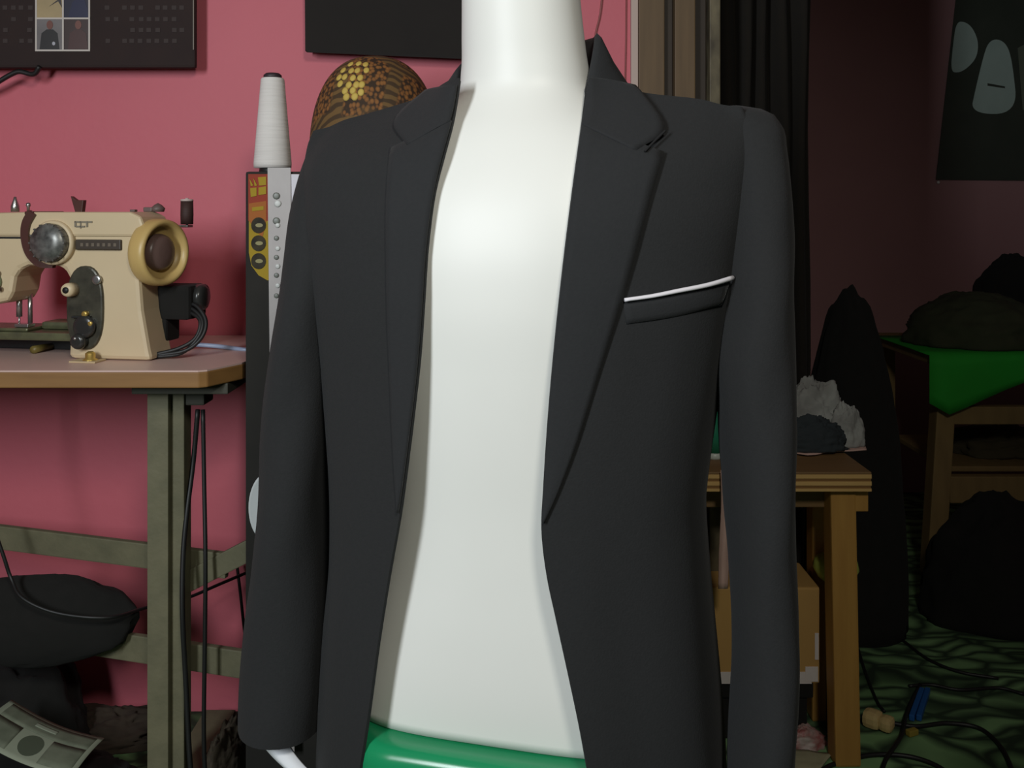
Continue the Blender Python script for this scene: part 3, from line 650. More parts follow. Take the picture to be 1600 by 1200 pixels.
# leaning ruler
rl = thing('ruler', 'long grey ruler with punched marks leaning on the black cabinet', 'ruler', P(436, 900, 1.45))
def rp(px, py):   # leaning plane
    d = 1.4945 - (py - 262) / 1000 * 0.02
    return P(px, py, d)
ruler_m = mat('grey_ruler', (0.40, 0.37, 0.36), 0.45, (0.33, 0.30, 0.29), 30, .7)
q = [rp(418, 262), rp(454, 262), rp(460, 1175), rp(428, 1175)]
MB().add(q + [p + Vector((0, 0.0022, 0)) for p in q], [(0, 1, 2, 3), (7, 6, 5, 4), (0, 4, 5, 1), (1, 5, 6, 2), (2, 6, 7, 3), (3, 7, 4, 0)]).build('blade', ruler_m, rl)
for k, yy in enumerate((306, 318, 345, 352, 372, 388, 402, 416, 430, 446, 462)):
    c = rp(432 + (k % 2) * 2, yy) + Vector((0, -0.0006, 0)); r_ = 0.0055 if k < 3 else 0.0038
    MB().lathe([(r_, 0), (r_, 0.001), (r_ * .6, 0.0014)], c, '-Y', 12).build('mark', mat('ruler_mark', (0.16, 0.17, 0.15), 0.4) if k % 2 == 0 else mat('ruler_mark_pale', (0.55, 0.56, 0.54), 0.4), rl)
# cone of white thread
sx, sd = xf(426, 1.575), 1.575
cone = thing('thread_cone', 'tall white cone of sewing thread standing on the black cabinet', 'thread cone', (sx, sd, ctop))
MB().lathe([(0.020, 0.0), (0.022, 0.002), (0.021, 0.008), (0.018, 0.012)], (sx, sd, ctop), 'Z', 24).build('cone_base', black_m, cone)
thread_m = mat('white_thread', (0.74, 0.71, 0.68), 0.75, (0.62, 0.59, 0.56), 14, .7, 0.35, 10, stretch=(1, 1, 26))
MB().lathe([(0.018, 0.008), (0.0300, 0.009), (0.0305, 0.016), (0.0190, 0.1535), (0.0175, 0.156), (0.012, 0.1565)], (sx, sd, ctop), 'Z', 32).build('thread', thread_m, cone)
MB().lathe([(0.0150, 0.156), (0.0145, 0.161), (0.011, 0.164), (0.008, 0.1645), (0.0005, 0.163)], (sx, sd, ctop), 'Z', 22).build('cone_tip', mat('dark_tip', (0.03, 0.02, 0.025), 0.5), cone)
# patterned cap
def cap_mat():
    m = bpy.data.materials.new('brown_leaf_print'); m.use_nodes = True; nt = m.node_tree; N = nt.nodes; L = nt.links; b = N['Principled BSDF']; b.inputs['Roughness'].default_value = 0.8
    tc = N.new('ShaderNodeTexCoord')
    def V(scale, feat='F1', mapping=(1, 1, 1), rnd=1.0):
        mp = N.new('ShaderNodeMapping'); mp.inputs['Scale'].default_value = mapping; L.new(tc.outputs['Object'], mp.inputs[0])
        v = N.new('ShaderNodeTexVoronoi'); v.inputs['Scale'].default_value = scale; v.feature = feat; v.inputs['Randomness'].default_value = rnd; L.new(mp.outputs[0], v.inputs['Vector']); return v
    def R(src, stops, interp='LINEAR'):
        r = N.new('ShaderNodeValToRGB'); r.color_ramp.interpolation = interp
        while len(r.color_ramp.elements) < len(stops): r.color_ramp.elements.new(0.5)
        for e, (p, c) in zip(r.color_ramp.elements, stops): e.position = p; e.color = (*c, 1)
        L.new(src, r.inputs[0]); return r
    small = V(150, 'F1', (1, 1, 0.75), 0.8)
    fine = R(small.outputs['Distance'], [(0.0, (0.30, 0.125, 0.03)), (0.42, (0.20, 0.080, 0.02)), (0.62, (0.035, 0.018, 0.008))])
    w_ = N.new('ShaderNodeTexWave'); w_.wave_type = 'RINGS'; w_.inputs['Scale'].default_value = 24; w_.inputs['Distortion'].default_value = 5; w_.inputs['Detail'].default_value = 1; L.new(tc.outputs['Object'], w_.inputs['Vector'])
    rw = R(w_.outputs['Fac'], [(0.35, (0.055, 0.03, 0.012)), (0.65, (0.15, 0.082, 0.025))])
    big = V(11, 'DISTANCE_TO_EDGE', (1, 1, 0.8), 0.8)
    rb = R(big.outputs['Distance'], [(0.09, (0, 0, 0)), (0.13, (1, 1, 1))])
    mx = N.new('ShaderNodeMix'); mx.data_type = 'RGBA'; L.new(rb.outputs[0], mx.inputs[0]); L.new(rw.outputs[0], mx.inputs[6]); L.new(fine.outputs[0], mx.inputs[7])
    L.new(mx.outputs[2], b.inputs['Base Color']); return m
capx, capd = xf(586, 1.63), 1.63
cp = thing('print_cap', 'round cap of brown and gold printed cloth on top of the black cabinet', 'cap', (capx, capd, ctop))
def cappt(a, e, off=0):
    R_ = 0.110 + off; 
    return Vector((capx + R_ * math.sin(a) * sp(math.cos(e), .8), capd - R_ * 0.95 * math.cos(a) * sp(math.cos(e), .8), ctop + 0.030 + (0.170 + off) * sp(math.sin(e), 0.9)))
rg = [[Vector((capx + 0.107 * math.sin(a), capd - 0.101 * math.cos(a), ctop)) for a in [2 * math.pi * k / 48 for k in range(48)]]] + [[cappt(2 * math.pi * k / 48, math.pi / 2 * i / 20) for k in range(48)] for i in range(21)]
MB().loft(rg, True, True, False).build('crown', cap_mat(), cp)
gold = mat('gold_leaf_print', (0.60, 0.44, 0.10), 0.7, (0.50, 0.35, 0.07), 60, .6)
# gold leaf patches, appliqued flat on the print
def capscreen(px, py):
    best = None
    for a in np.linspace(-1.5, 1.5, 61):
        for e in np.linspace(0.0, 1.5, 61):
            q = proj(cappt(a, e)); d = (q[0] - px) ** 2 + (q[1] - py) ** 2
            if best is None or d < best[0]: best = (d, a, e)
    return best[1], best[2]
rnd = random.Random(4)
rows = [(100, (548, 560, 571), 5.5), (110, (536, 548, 560, 571), 5.6), (121, (529, 540, 552, 564), 5.8), (132, (532, 544, 556, 567), 6.0), (143, (541, 552, 563), 6.0), (152, (543, 555), 6.4)]
for yy, xs_, rr in rows:
    for x_ in xs_:
        a, e = capscreen(x_, yy); r_ = rr / F * 1.62
        c = cappt(a, e, 0.0012); ta = (cappt(a + .02, e) - cappt(a - .02, e)).normalized(); te = (cappt(a, e + .02) - cappt(a, e - .02)).normalized(); nn = ta.cross(te).normalized()
        if nn.y > 0: nn = -nn
        ring = [c + ta * r_ * 0.82 * math.cos(k * math.pi / 5) + te * r_ * math.sin(k * math.pi / 5) for k in range(10)]
        ringb = [p - nn * 0.003 for p in ring]; tip = [c + nn * 0.0006 + (p - c) * 0.5 for p in ring]
        MB().loft([ringb, ring, tip], True, False, True).build('gold_leaf', gold, cp)

# ------------------------------------------------------------------ things hanging on the pink wall
cal_m = mat('dark_calendar_print', (0.018, 0.010, 0.010), 0.85, (0.028, 0.014, 0.012), 14, .7)
cal = thing('wall_calendar', 'dark wall calendar with four small photographs, hung on the pink wall above the machine', 'calendar', P(100, 100, WZ))
D1 = WZ - 0.050
a, b = P(-160, 106, D1), P(305, -170, D1)
MB().box((a.x, D1, a.z), (b.x, D1 + 0.016, b.z), 0.006).build('board', cal_m, cal)
MB().box((b.x - 0.004, D1 - 0.0015, a.z + .035), (b.x - 0.0022, D1, b.z), 0).build('edge_line', mat('pale_edge', (0.20, 0.17, 0.13), .5), cal)
marks = MB()
rnd = random.Random(3)
for yy in (12, 30, 47, 64):
    for xx in list(range(8, 50, 13)) + list(range(168, 292, 13)):
        if rnd.random() < 0.85:
            q = P(xx + rnd.uniform(-1, 1), yy, D1)
            marks.box((q.x - 0.0045, D1 - 0.0008, q.z - 0.004), (q.x + 0.0045, D1 - 0.0002, q.z + 0.004))
o = marks.build('date_marks', mat('dim_print', (0.045, 0.032, 0.030), .8), cal); o['kind'] = 'stuff'
MB().box((a.x + 0.10, D1 + 0.016, b.z - 0.05), (b.x - 0.10, WZ - 0.0005, b.z - 0.02), 0.002).build('hanger', cal_m, cal)
wl = mat('white_print_line', (0.55, 0.50, 0.46), 0.6)
fx = [57, 99, 140]; fy = [-40, 29, 79]
cols = {(0, 0): (0.50, 0.38, 0.20), (1, 0): (0.020, 0.020, 0.045), (0, 1): (0.22, 0.20, 0.20), (1, 1): (0.050, 0.025, 0.022)}
for (i, j), c in cols.items():
    A, B = P(fx[i] + 1, fy[j + 1] - 1, D1), P(fx[i + 1] - 1, fy[j] + 1, D1)
    ph = MB().box((A.x, D1 - 0.0012, A.z), (B.x, D1, B.z)).build('photo', mat('photo_%d%d' % (i, j), c, 0.4, tuple(q * 0.5 for q in c), 18, .8), cal)
    cxp = (fx[i] + fx[i + 1]) / 2
    if j == 1:
        bodyc = mat('photo_dark', (0.018, 0.016, 0.016), .4); headc = mat('photo_skin', (0.16, 0.06, 0.045), .4)
        x_ = cxp + (0 if i == 0 else 3)
        o = flat([(x_ - 16, 77), (x_ - 13, 52), (x_ - 5, 46), (x_ + 5, 46), (x_ + 12, 52), (x_ + 15, 77)], D1 - 0.0012, 0.0006, bodyc if i == 0 else mat('photo_maroon', (0.06, 0.022, 0.02), .4), 'photo_figure', cal)
        flat(ell(x_, 39, 5, 7, 14), D1 - 0.0012, 0.0009, headc, 'photo_head', cal)
        if i == 0: flat(ell(x_ + 6, 68, 2.5, 3, 10), D1 - 0.0018, 0.0005, mat('photo_bright', (.4, .4, .45), .4), 'photo_spot', cal)
    else:
        flat([(fx[i] + 8, 27), (fx[i] + 14, 4), (fx[i] + 30, -10), (fx[i] + 38, 14), (fx[i] + 40, 27)] if i == 1 else [(fx[i] + 20, 10), (fx[i] + 38, -4), (fx[i] + 40, 12), (fx[i] + 34, 2)], D1 - 0.0012, 0.0006, mat('photo_blue', (0.012, 0.014, 0.05), .4) if i == 1 else mat('photo_shade', (0.05, 0.04, 0.04), .4), 'photo_figure', cal)
for x_ in fx:
    A, B = P(x_ - 1.3, fy[2], D1), P(x_ + 1.3, fy[0], D1); MB().box((A.x, D1 - 0.0020, A.z), (B.x, D1 - 0.0002, B.z)).build('photo_border', wl, cal)
for y_ in fy:
    A, B = P(fx[0] - 1.3, y_ + 1.3, D1), P(fx[2] + 1.3, y_ - 1.3, D1); MB().box((A.x, D1 - 0.0021, A.z), (B.x, D1 - 0.0003, B.z)).build('photo_border', wl, cal)
tag(MB().tube(curve([P(62, 104, D1 - .004), P(52, 116, D1), P(30, 112, D1), P(14, 118, D1), P(-10, 132, D1), P(-30, 140, D1)], 5), [0.0050] * 26, 7).build('black_ribbon', black_m), 'black cord drooping from the bottom edge of the wall calendar', 'cord')
# black board
D2 = WZ - 0.022
bd = thing('black_board', 'plain black board hung on the pink wall behind the cap and neck', 'board', P(600, 90, WZ))
poly = [(480, 82), (722, 92), (760, 94), (760, -170), (478, -170)]
flat(poly, WZ - 0.022, 0.018, mat('board_black', (0.011, 0.009, 0.008), 0.9, (0.015, 0.012, 0.010), 12, .7), 'panel', bd)
flat([(480, 82), (760, 94), (760, 90), (480, 78)], WZ - 0.040, 0.003, mat('board_rim', (0.013, 0.011, 0.010), 0.9), 'rim', bd)

flat([(520, -60), (740, -60), (740, -100), (520, -100)], WZ - 0.0005, 0.0215, black_m, 'hanger', bd)
# ------------------------------------------------------------------ under the sewing table
bc = P(66, 968, 1.645); rg = []
for i in range(25):
    e = -math.pi / 2 + math.pi * i / 24; row = []
    for k in range(48):
        a = 2 * math.pi * k / 48; d_ = Vector((math.cos(a) * math.cos(e), math.sin(a) * math.cos(e), math.sin(e)))
        q = 1 + 0.10 * noise.noise(d_ * 1.7 + Vector((3, 1, 7))) + 0.05 * (1 - 2 * abs(noise.noise(d_ * 3.5)))
        row.append(bc + Vector((d_.x * 0.158 * q, d_.y * 0.050 * q, d_.z * 0.074 * q)))
    rg.append(row)
tag(MB().loft(rg, True, True, True).build('cloth_bag', cloth_blk), 'black cloth bag slung over the lower iron stretcher under the table', 'bag')
tag(heap('cloth_heap', (xf(12, 1.76), 1.76, 0.0), 0.135, 0.10, 0.20, cloth_blk, 12, 0.20, 3), 'heap of black cloth on the floor under the table at the left', 'cloth heap')
tag(heap('cloth_heap', (xf(165, 1.8), 1.82, 0.0), 0.11, 0.06, 0.045, mat('dark_brown_cloth', (0.05, 0.035, 0.022), .95, (0.03, .02, .014), 30, .7), 14, 0.3, 5), 'low heap of dark brown cloth scraps along the wall behind the iron leg', 'cloth heap')
tag(heap('cloth_heap', (xf(354, 1.68), 1.68, 0.0), 0.030, 0.09, 0.085, mat('dark_drab_cloth', (0.045, 0.035, 0.022), .95, (0.07, .055, .035), 30, .7), 15, 0.25, 5), 'heap of dark drab cloth between the iron leg and the black cabinet', 'cloth heap')
tag(heap('cloth_heap', (-0.735, 1.60, 0.0), 0.10, 0.11, 0.06, cloth_blk, 16, 0.2, 4), 'low heap of black cloth added to darken the floor just left of the iron leg', 'cloth heap')  # added over the green carpet to make this patch of floor darker
# paper printed like a banknote, curling over the heap
def note_mat():
    return mat('note_print', (0.18, 0.20, 0.14), 0.8, (0.09, 0.105, 0.07), 34, .6, stretch=(1, 1, 2))
nc = [P(10, 1112, 1.60), P(162, 1158, 1.55)]
A = P(18, 1094, 1.62); B = P(163, 1154, 1.60); Cc = P(112, 1215, 1.50); Dd = P(-46, 1150, 1.52)
def npnt(u, v, off=0.0):
    p = A * (1 - u) * (1 - v) + B * u * (1 - v) + Cc * u * v + Dd * (1 - u) * v
    return p + Vector((0, 0, -0.010 * math.sin(math.pi * u) + 0.004 * math.sin(math.pi * v) + off))
nt_ = thing('printed_paper', 'curled greenish paper printed like a banknote, on the heap under the table', 'paper', npnt(.5, .5))
MB().loft([[npnt(i / 16, j / 10) for i in range(17)] for j in range(11)], False).build('sheet', mat('note_paper', (0.27, 0.30, 0.22), 0.8), nt_, solid=0.001)
def npatch(u0, u1, v0, v1, m, name, off=0.0012):
    MB().loft([[npnt(u0 + (u1 - u0) * i / 10, v0 + (v1 - v0) * j / 4, off) for i in range(11)] for j in range(5)], False).build(name, m, nt_, solid=0.0006)
npatch(0.05, 0.95, 0.07, 0.40, note_mat(), 'printed_field'); npatch(0.05, 0.30, 0.42, 0.92, note_mat(), 'printed_field'); npatch(0.62, 0.95, 0.42, 0.92, note_mat(), 'printed_field')
MB().loft([[npnt(0.47 + r * 0.11 * math.cos(k * math.pi / 12), 0.66 + r * 0.22 * math.sin(k * math.pi / 12), 0.0014) for k in range(24)] for r in (1, .6)], True, False, True).build('oval_vignette', mat('note_dark', (0.07, 0.085, 0.055), .8), nt_)
npatch(0.36, 0.58, 0.18, 0.27, mat('note_light', (0.25, 0.28, 0.21), .8), 'printed_band', 0.0020)

# white lid beside the sleeve
lid = MB(); lc = P(416, 792, 1.493); M_ = Matrix.Translation(lc) @ Matrix.Rotation(math.radians(90), 4, 'X')
rg = [[M_ @ Vector((0.027 * s * math.cos(2 * math.pi * k / 40), 0.052 * s * math.sin(2 * math.pi * k / 40), dz)) for k in range(40)] for s, dz in ((0.9, -0.006), (1, 0), (0.98, 0.004), (0.9, 0.003), (0.2, 0.002))]
tag(lid.loft(rg, True, True, True).build('oval_lid', mat('white_lid', (0.66, 0.68, 0.68), 0.4)), 'white oval plastic lid hung on the cabinet front, peeping past the left sleeve', 'lid')

# ------------------------------------------------------------------ right side: curtain, bench, carton
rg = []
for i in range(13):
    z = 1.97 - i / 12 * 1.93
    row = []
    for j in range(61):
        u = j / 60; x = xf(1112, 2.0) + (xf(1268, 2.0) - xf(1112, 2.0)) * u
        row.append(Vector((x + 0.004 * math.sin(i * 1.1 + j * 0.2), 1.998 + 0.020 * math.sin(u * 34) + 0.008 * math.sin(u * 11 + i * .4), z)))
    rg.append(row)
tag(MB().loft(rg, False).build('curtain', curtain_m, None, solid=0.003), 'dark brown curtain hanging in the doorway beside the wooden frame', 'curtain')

bn = thing('wooden_bench', 'raw wooden work bench with plywood top, at the right behind the jacket sleeve', 'bench', (0.5, 1.77, 0))
bd0 = 1.70
BH = CH - (738 - HY) / F * bd0
bx0, bx1 = xf(1040, bd0), xf(1362, bd0)
bdep = 1.945
MB().box((bx0, bd0 + 0.0008, BH - 0.004), (bx1, bdep, BH), 0.001).build('top_veneer', wood_h, bn)
hgt = [0, 0.007, 0.0125, 0.0195, 0.025, 0.030]
for k in range(5):
    MB().box((bx0, bd0 + (0.0 if k % 2 == 0 else 0.0012), BH - 0.004 - hgt[k + 1]), (bx1 - 0.0006 * (k % 2), bdep, BH - 0.004 - hgt[k]), 0.0).build('ply_layer', ply_l if k % 2 == 0 else ply_d, bn)
zb = BH - 0.034
MB().box((bx0 + 0.01, bd0 + 0.055, zb - 0.045), (xf(1330, bd0 + .055), bd0 + 0.075, zb), 0.002).build('apron', wood_h, bn)
MB().box((xf(1328, bd0 + .02), bd0 + 0.02, zb - 0.042), (xf(1357, bd0 + .02), bdep - 0.01, zb), 0.002).build('end_apron', wood, bn)
lt, lb = P(1312, 775, bd0 + 0.03), P(1318, 1175, bd0 + 0.03); 
MB().beam((xf(1319, bd0 + .04), bd0 + 0.04, 0.0), (xf(1311, bd0 + .04), bd0 + 0.04, zb), 0.046, 0.046, 0.004, up=(0, 1, 0)).build('leg', wood, bn)
MB().beam((xf(1060, bd0 + .04), bd0 + 0.04, 0.0), (xf(1060, bd0 + .04), bd0 + 0.04, zb), 0.046, 0.046, 0.004, up=(0, 1, 0)).build('leg', wood, bn)
for x_ in (0.325, 0.605): MB().beam((x_, 1.89, 0), (x_, 1.89, zb), 0.04, 0.04, 0.004, up=(0, 1, 0)).build('leg', wood, bn)
# cloths on the bench
def bp(px, py): d = F * (CH - BH) / (py - HY); return Vector((xf(px, d), d, BH))
def crumple(name, rows, m, amp, seed, label, n=6, up=0.0):
    """cloth sheet through a lattice of world points, with creases"""
    R_ = len(rows); K = len(rows[0]); grid = []
    for i in range((R_ - 1) * n + 1):
        s = i / n; row = []
        for j in range((K - 1) * n + 1):
            t = j / n
            colp = []
            p = Vector([smooth_interp(range(R_), [smooth_interp(range(K), [rows[a_][b_][c_] for b_ in range(K)], t) for a_ in range(R_)], s) for c_ in range(3)])
            nz = amp * ((1 - 2 * abs(noise.noise(Vector((s * 1.6, t * 1.6, seed))))) * 0.7 + 0.5 * noise.noise(Vector((s * 3.7, t * 3.7, seed + 5))))
            row.append(Vector((p.x + nz * 0.4, p.y - nz * 0.5, max(p.z + nz, up))))
        grid.append(row)
    return tag(MB().loft(grid, False).build(name, m, None, solid=0.0018), label, 'cloth')
def pz(px, py, d): return P(px, py, d)
B0 = BH + 0.003
def lying(px, py): d = F * (CH - B0) / (py - HY); return Vector((xf(px, d), d, B0 + 0.002))
tag(heap('grey_cloth', (xf(1268, 1.905), 1.903, BH + 0.006), 0.070, 0.030, 0.108, cloth_grey, 27, 0.30, 5), 'crumpled pale grey cloth heaped at the back of the bench', 'cloth')
tag(heap('grey_cloth', (xf(1322, 1.88), 1.882, BH + 0.006), 0.032, 0.028, 0.070, cloth_grey, 26, 0.25, 4), 'small upright crumple of grey cloth at the right end of the bench', 'cloth')
tag(heap('navy_cloth', (xf(1264, 1.845), 1.842, BH + 0.006), 0.066, 0.026, 0.056, cloth_nv, 21, 0.30, 5), 'crumpled dark navy cloth lying in front of the grey cloth on the bench', 'cloth')
crumple('pink_cloth', [[lying(1200, 690), lying(1240, 690), lying(1290, 690), lying(1330, 690), lying(1342, 690)],
                       [lying(1200, 698), lying(1245, 700), lying(1290, 700), lying(1330, 697), lying(1350, 696)],
                       [lying(1210, 702), lying(1262, 712), lying(1296, 707), lying(1330, 706), lying(1354, 704)]], cloth_pk, 0.0012, 8.1, 'thin pinkish cloth spread under the other cloths on the bench', up=B0)
# strip hanging from the bench, seen between body and sleeve
crumple('hanging_strip', [[pz(1126, 735, 1.690), pz(1134, 735, 1.686), pz(1142, 735, 1.690)], [pz(1127, 790, 1.690), pz(1136, 790, 1.684), pz(1144, 790, 1.690)], [pz(1124, 860, 1.690), pz(1131, 860, 1.684), pz(1139, 860, 1.690)], [pz(1123, 920, 1.690), pz(1129, 920, 1.684), pz(1136, 920, 1.690)]], cloth_pk, 0.001, 2.2, 'pinkish cloth strip hanging off the bench front beside the jacket sleeve')
# bottle
bt = thing('green_bottle', 'small green bottle with a white base on the bench, seen past the sleeve', 'bottle', (xf(1116, 1.80), 1.80, BH))
MB().lathe([(0.016, 0), (0.017, 0.003), (0.017, 0.012)], (xf(1116, 1.80), 1.80, BH), 'Z', 18).build('base', mat('bottle_white', (.5, .55, .5), .4), bt)
MB().lathe([(0.017, 0.012), (0.017, 0.05), (0.010, 0.07), (0.008, 0.088), (0.006, 0.088)], (xf(1116, 1.80), 1.80, BH), 'Z', 18).build('body', mat('bottle_green', (0.02, 0.20, 0.11), .25), bt)
MB().lathe([(0.009, 0.088), (0.009, 0.10), (0.001, 0.101)], (xf(1116, 1.80), 1.80, BH), 'Z', 16).build('stopper', black_m, bt)
# carton below the bench
ct = thing('carton', 'brown cardboard carton with white tape round its base, under the wooden bench', 'carton', (xf(1195, 1.82), 1.85, 0.06))
cd0 = 1.80; cz0 = P(0, 1068, cd0).z
cx0, cx1 = xf(1105, cd0), xf(1281, cd0); cz1 = P(0, 918, cd0).z
MB().box((cx0, cd0, cz0), (cx1, 1.93, cz1), 0.004).build('box', card, ct)
MB().box((cx0 - .001, cd0 - 0.0012, cz0), (xf(1268, cd0), cd0 + 0.0, cz0 + 0.022)).build('tape', tape_w, ct)
MB().box((xf(1258, cd0), cd0 - 0.0016, cz0 + 0.004), (xf(1278, cd0), cd0, cz0 + 0.032), 0.0005).build('tape', tape_w, ct)
MB().box((xf(1273, cd0), cd0 - 0.0013, cz0 + 0.045), (xf(1279, cd0), cd0, cz0 + 0.095), 0.0004).build('tape', tape_w, ct)
tag(MB().box((cx0 + .005, cd0 + .01, 0.0), (cx1 - .02, 1.935, cz0 - 0.0005), 0.004).box((cx0 - .004, cd0 + .004, cz0 - 0.030), (cx1 - .01, 1.937, cz0 - 0.0006), 0.004).build('black_crate', cloth_blk), 'low black crate under the cardboard carton', 'crate')
# ball behind the leg
tag(MB().lathe([(0.001, -0.028), (0.020, -0.025), (0.034, -0.014), (0.0425, 0.002), (0.039, 0.017), (0.026, 0.027), (0.012, 0.028), (0.003, 0.024), (0.001, 0.023)], P(1306, 889, 1.83), 'Z', 26).build('yellow_green_fruit', mat('yellow_green', (0.50, 0.56, 0.12), 0.5, (.40, .48, .09), 20, .7)), 'yellow-green round fruit behind the bench leg', 'fruit')
fp = P(1306, 889, 1.83)
tag(MB().lathe([(0.017, 0.0), (0.018, 0.002), (0.018, fp.z - 0.034), (0.016, fp.z - 0.029), (0.012, fp.z - 0.0285)], (fp.x, fp.y, 0), 'Z', 20).build('cardboard_tube', mat('dark_tube', (0.03, 0.022, 0.014), .9, (.022, .016, .01), 20, .7)), 'slim dark cardboard tube standing behind the bench leg under the round fruit', 'tube')

# ------------------------------------------------------------------ the dim room beyond
# low table with green cloth and clothes
gt = thing('low_table', 'old wooden low table in the dim room at the right edge', 'table', (1.6, 2.8, 0))
gd = 2.60
tz = CH - (556 - HY) / F * gd
x0 = xf(1462, gd)
MB().box((x0 - 0.01, gd, tz - 0.025), (2.25, gd + 0.5, tz), 0.003).build('board', old_wood, gt)
MB().beam((xf(1464, gd), gd + 0.03, 0.0), (xf(1482, gd + .03), gd + 0.05, tz - 0.025), 0.05, 0.05, 0.003, up=(0, 1, 0)).build('leg', old_wood, gt)
MB().beam((2.20, gd + 0.03, 0.0), (2.20, gd + 0.03, tz - 0.025), 0.05, 0.05, 0.003, up=(0, 1, 0)).build('leg', old_wood, gt)
for x in (x0 + 0.04, 2.20): MB().beam((x, gd + 0.46, 0.0), (x, gd + 0.46, tz - 0.025), 0.05, 0.05, 0.003, up=(0, 1, 0)).build('leg', old_wood, gt)
z1, z2 = P(0, 638, gd).z, P(0, 666, gd).z; MB().box((xf(1494, gd), gd + 0.02, z2), (2.18, gd + 0.05, z1), 0.003).build('rail', old_wood, gt)
z1, z2 = P(0, 748, gd).z, P(0, 790, gd).z; MB().box((xf(1490, gd), gd + 0.02, z2), (2.18, gd + 0.05, z1), 0.003).build('rail', old_wood, gt)
MB().box((xf(1500, gd), gd + 0.07, z1), (2.18, gd + 0.45, z1 + 0.015), 0.003).build('shelf', old_wood, gt)
# cloth: drapes over the front edge, its lower edge a slanting corner
rg = []
for i in range(15):
    u = i / 14; row = []
    xt = x0 - 0.02 + u * 0.72
    drop = 0.012 + 0.148 * (1 - min(1, abs(u - 0.07) / 0.50 if u > 0.07 else (0.07 - u) / 0.35))
    for j in range(11):
        v = j / 10
        if v < 0.5: row.append(Vector((xt, gd + 0.40 * (1 - v / 0.5) - 0.006, tz + 0.004)))
        else:
            s = (v - 0.5) / 0.5; row.append(Vector((xt, gd - 0.008 - 0.006 * math.sin(u * 16) * s, tz + 0.003 - drop * s)))
    rg.append(row)
tag(MB().loft(rg, False).build('green_cloth', cloth_grn, None, solid=0.002), 'bright green cloth draped over the low table with a hanging corner', 'cloth')
tag(heap('clothes_pile', (xf(1530, 2.80), 2.82, tz + 0.006), 0.20, 0.16, 0.145, cloth_dkg, 41, 0.12, 4), 'pile of dark olive clothes on the green cloth', 'clothes')
tag(heap('clothes_pile', (xf(1600, 3.0), 3.02, tz + 0.006), 0.16, 0.07, 0.24, cloth_blk, 42, 0.12, 4), 'black garments piled behind the olive clothes on the low table', 'clothes')
tag(heap('cloth_heap', (xf(1568, 2.36), 2.36, 0), 0.19, 0.13, 0.28, cloth_blk, 43, 0.14, 3), 'big heap of black garments on the floor before the low table', 'cloth heap')
tag(heap('shelf_cloth', (xf(1560, 2.84), 2.84, z1 + 0.016), 0.14, 0.10, 0.07, mat('drab_cloth', (0.075, 0.062, 0.03), .95, (0.05, .04, .02), 30, .7), 44, 0.2, 5), 'drab cloth bundle on the shelf of the low table', 'cloth heap')
tag(heap('garment_sack', (xf(1328, 2.32), 2.32, 0), 0.13, 0.13, 0.80, cloth_blk, 45, 0.06, 3), 'tall sack of black garments standing in the doorway behind the bench', 'sack')
# poster on the far wall
pd = RZ - 0.004
po = thing('suit_poster', 'dark poster showing pale garments, pinned to the far pink wall', 'poster', P(1530, 282, RZ))
pm = mat('poster_dark', (0.045, 0.055, 0.040), 0.5, (0.03, 0.04, 0.028), 10, .7)
flat([(1462, 281), (1760, 284), (1760, -20), (1494, -10)], pd, 0.003, pm, 'sheet', po)
pale = mat('poster_pale', (0.42, 0.52, 0.46), 0.5, (0.34, 0.43, 0.38), 14, .7)
flat(chaikin([(1485, 112), (1489, 70), (1494, 34), (1508, 34), (1520, 44), (1529, 66), (1526, 90), (1512, 106), (1498, 114)]), pd - .003, 0.001, pale, 'pale_garment', po)
flat(chaikin([(1516, 178), (1524, 140), (1536, 90), (1544, 66), (1558, 60), (1574, 70), (1582, 100), (1590, 178)]), pd - .003, 0.001, pale, 'pale_garment', po)
flat([(1543, 130), (1570, 135), (1570, 138), (1543, 134)], pd - .004, 0.0008, pm, 'pocket_line', po)
flat([(1590, 75), (1620, 60), (1640, 170), (1598, 172)], pd - .003, 0.001, mat('poster_mid', (0.12, 0.14, 0.10), .5), 'pale_garment', po)
tag(MB().lathe([(0.006, 0), (0.006, 0.003), (0.002, 0.006), (0.0005, 0.006)], P(1466, 285, RZ - 0.0045), '-Y', 12).build('poster_pin', mat('pin_white', (.8, .75, .7), .4)), 'tiny white pin at the lower left corner of the poster', 'pin')

# ------------------------------------------------------------------ floor clutter at the right
def fl(px, py, z=0.0):
    d = F * (CH - z) / (py - HY); return Vector((xf(px, d), d, z))
def fc(pts, r=0.0038): return [fl(x, y, r) for x, y in pts]
cable(fc([(1340, 1010), (1352, 1050), (1370, 1095), (1382, 1112)], .003), 0.003, 'thin black cable leading to the cream plug on the carpet')
cable(fc([(1385, 1128), (1430, 1135), (1480, 1130), (1530, 1138), (1562, 1165), (1580, 1200), (1590, 1240)]), 0.0042, 'black cable curving round the lower right corner of the carpet')
cable(fc([(1270, 1215), (1300, 1195), (1360, 1180), (1420, 1182), (1470, 1200), (1500, 1230)]), 0.0042, 'black cable arching along the bottom edge of the carpet')
cable([fl(1438, 1070, .010), fl(1425, 1095, .010), fl(1415, 1120, .010), fl(1408, 1150, .010), fl(1385, 1185, .010), fl(1375, 1215, .010)], 0.004, 'black cable passing beside the blue peg')
cable(fc([(1375, 975), (1410, 1000), (1450, 1030), (1500, 1050), (1560, 1060)], .0035), 0.0035, 'thin black cable lying far back on the carpet')
cable(fc([(1600, 1085), (1560, 1075), (1500, 1078), (1455, 1070), (1420, 1072)], .0035), 0.0035, 'thin black cable right of the blue peg')
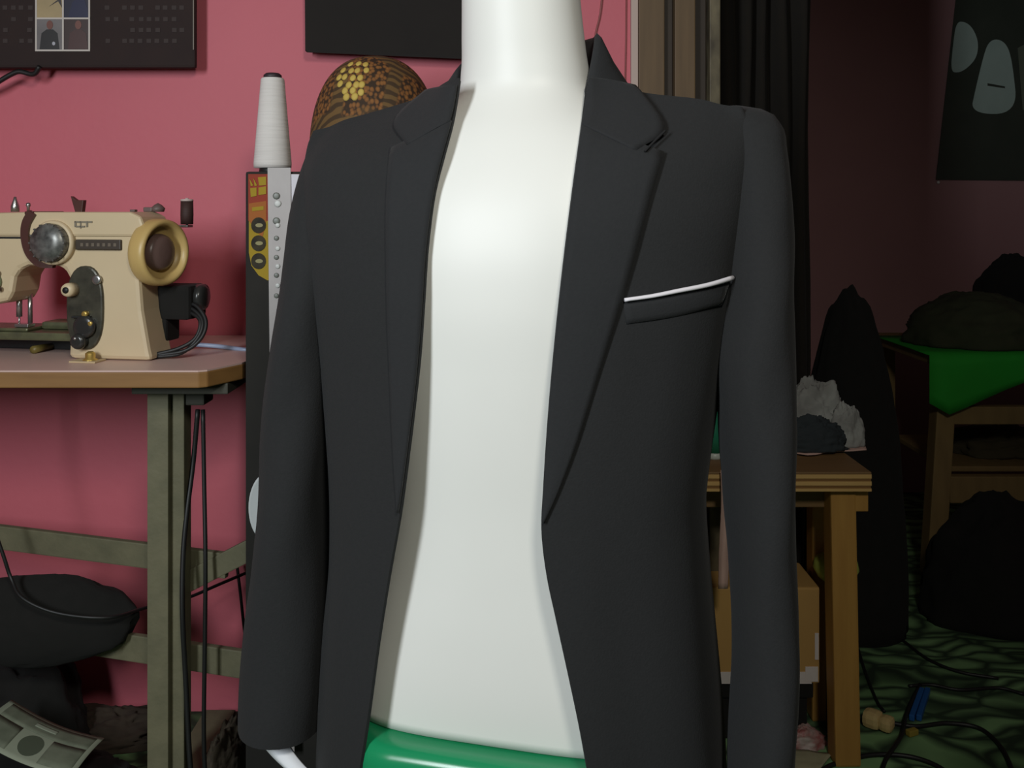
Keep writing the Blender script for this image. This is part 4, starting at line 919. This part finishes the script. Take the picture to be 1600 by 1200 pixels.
tag(MB().tube([fl(1336, 945, .004) , fl(1365, 950, .004), fl(1420, 952, .004)], 0.003, 7).build('thin_rod', mat('grey_rod', (0.28, 0.32, 0.28), .5)), 'thin grey rod lying on the carpet behind the bench leg', 'rod')
# cream plug
a, b = fl(1350, 1118, 0.016), fl(1396, 1134, 0.016)
pg = thing('power_plug', 'cream power plug lying on the green carpet', 'plug', (a + b) / 2 - Vector((0, 0, .016)))
pgm = mat('cream_plug', (0.62, 0.46, 0.20), 0.5)
dv = (b - a)
MB().beam(a, a + dv * 0.6, 0.034, 0.030, 0.010).build('plug_body', pgm, pg)
MB().beam(a + dv * 0.55, b, 0.029, 0.026, 0.009).build('plug_neck', pgm, pg)
# blue peg
a, b = fl(1430, 1122, 0.007), fl(1446, 1078, 0.007)
bg = thing('blue_peg', 'blue plastic peg lying on the green carpet', 'peg', (a + b) / 2 - Vector((0, 0, .007)))
blu = mat('blue_plastic', (0.02, 0.11, 0.36), 0.4)
off = Vector((0.007, 0, 0))
MB().beam(a - off, b - off, 0.010, 0.012, 0.002).build('half', blu, bg); MB().beam(a + off, b + off * .7, 0.010, 0.012, 0.002).build('half', blu, bg)
tag(MB().beam(fl(1418, 1146, .006), fl(1432, 1142, .006), 0.012, 0.011, 0.002).build('yellow_scrap', mat('yellow_scrap', (0.32, 0.24, 0.04), .6)), 'small yellowish scrap on the carpet below the blue peg', 'scrap')
# wrapper and pale scrap
tag(heap('crumpled_wrapper', fl(1254, 1160), 0.040, 0.028, 0.026, mat('wrapper_print', (0.45, 0.42, 0.38), .5, (0.30, 0.03, 0.03), 22, .25), 51, 0.3, 6, nu=40, nv=16), 'crumpled red and white wrapper on the floor beside the bench leg', 'wrapper')
crumple('pale_scrap', [[fl(1215, 1175, .004), fl(1255, 1172, .004), fl(1300, 1178, .004)], [fl(1212, 1195, .004), fl(1255, 1196, .006), fl(1285, 1196, .004)], [fl(1210, 1225, .004), fl(1250, 1225, .004), fl(1275, 1215, .004)]], mat('pale_cloth', (0.40, 0.38, 0.24), .85, (.3, .29, .18), 20, .7), 0.003, 6.6, 'pale cloth scrap on the carpet at the bottom edge beside the bench leg', up=0.001)
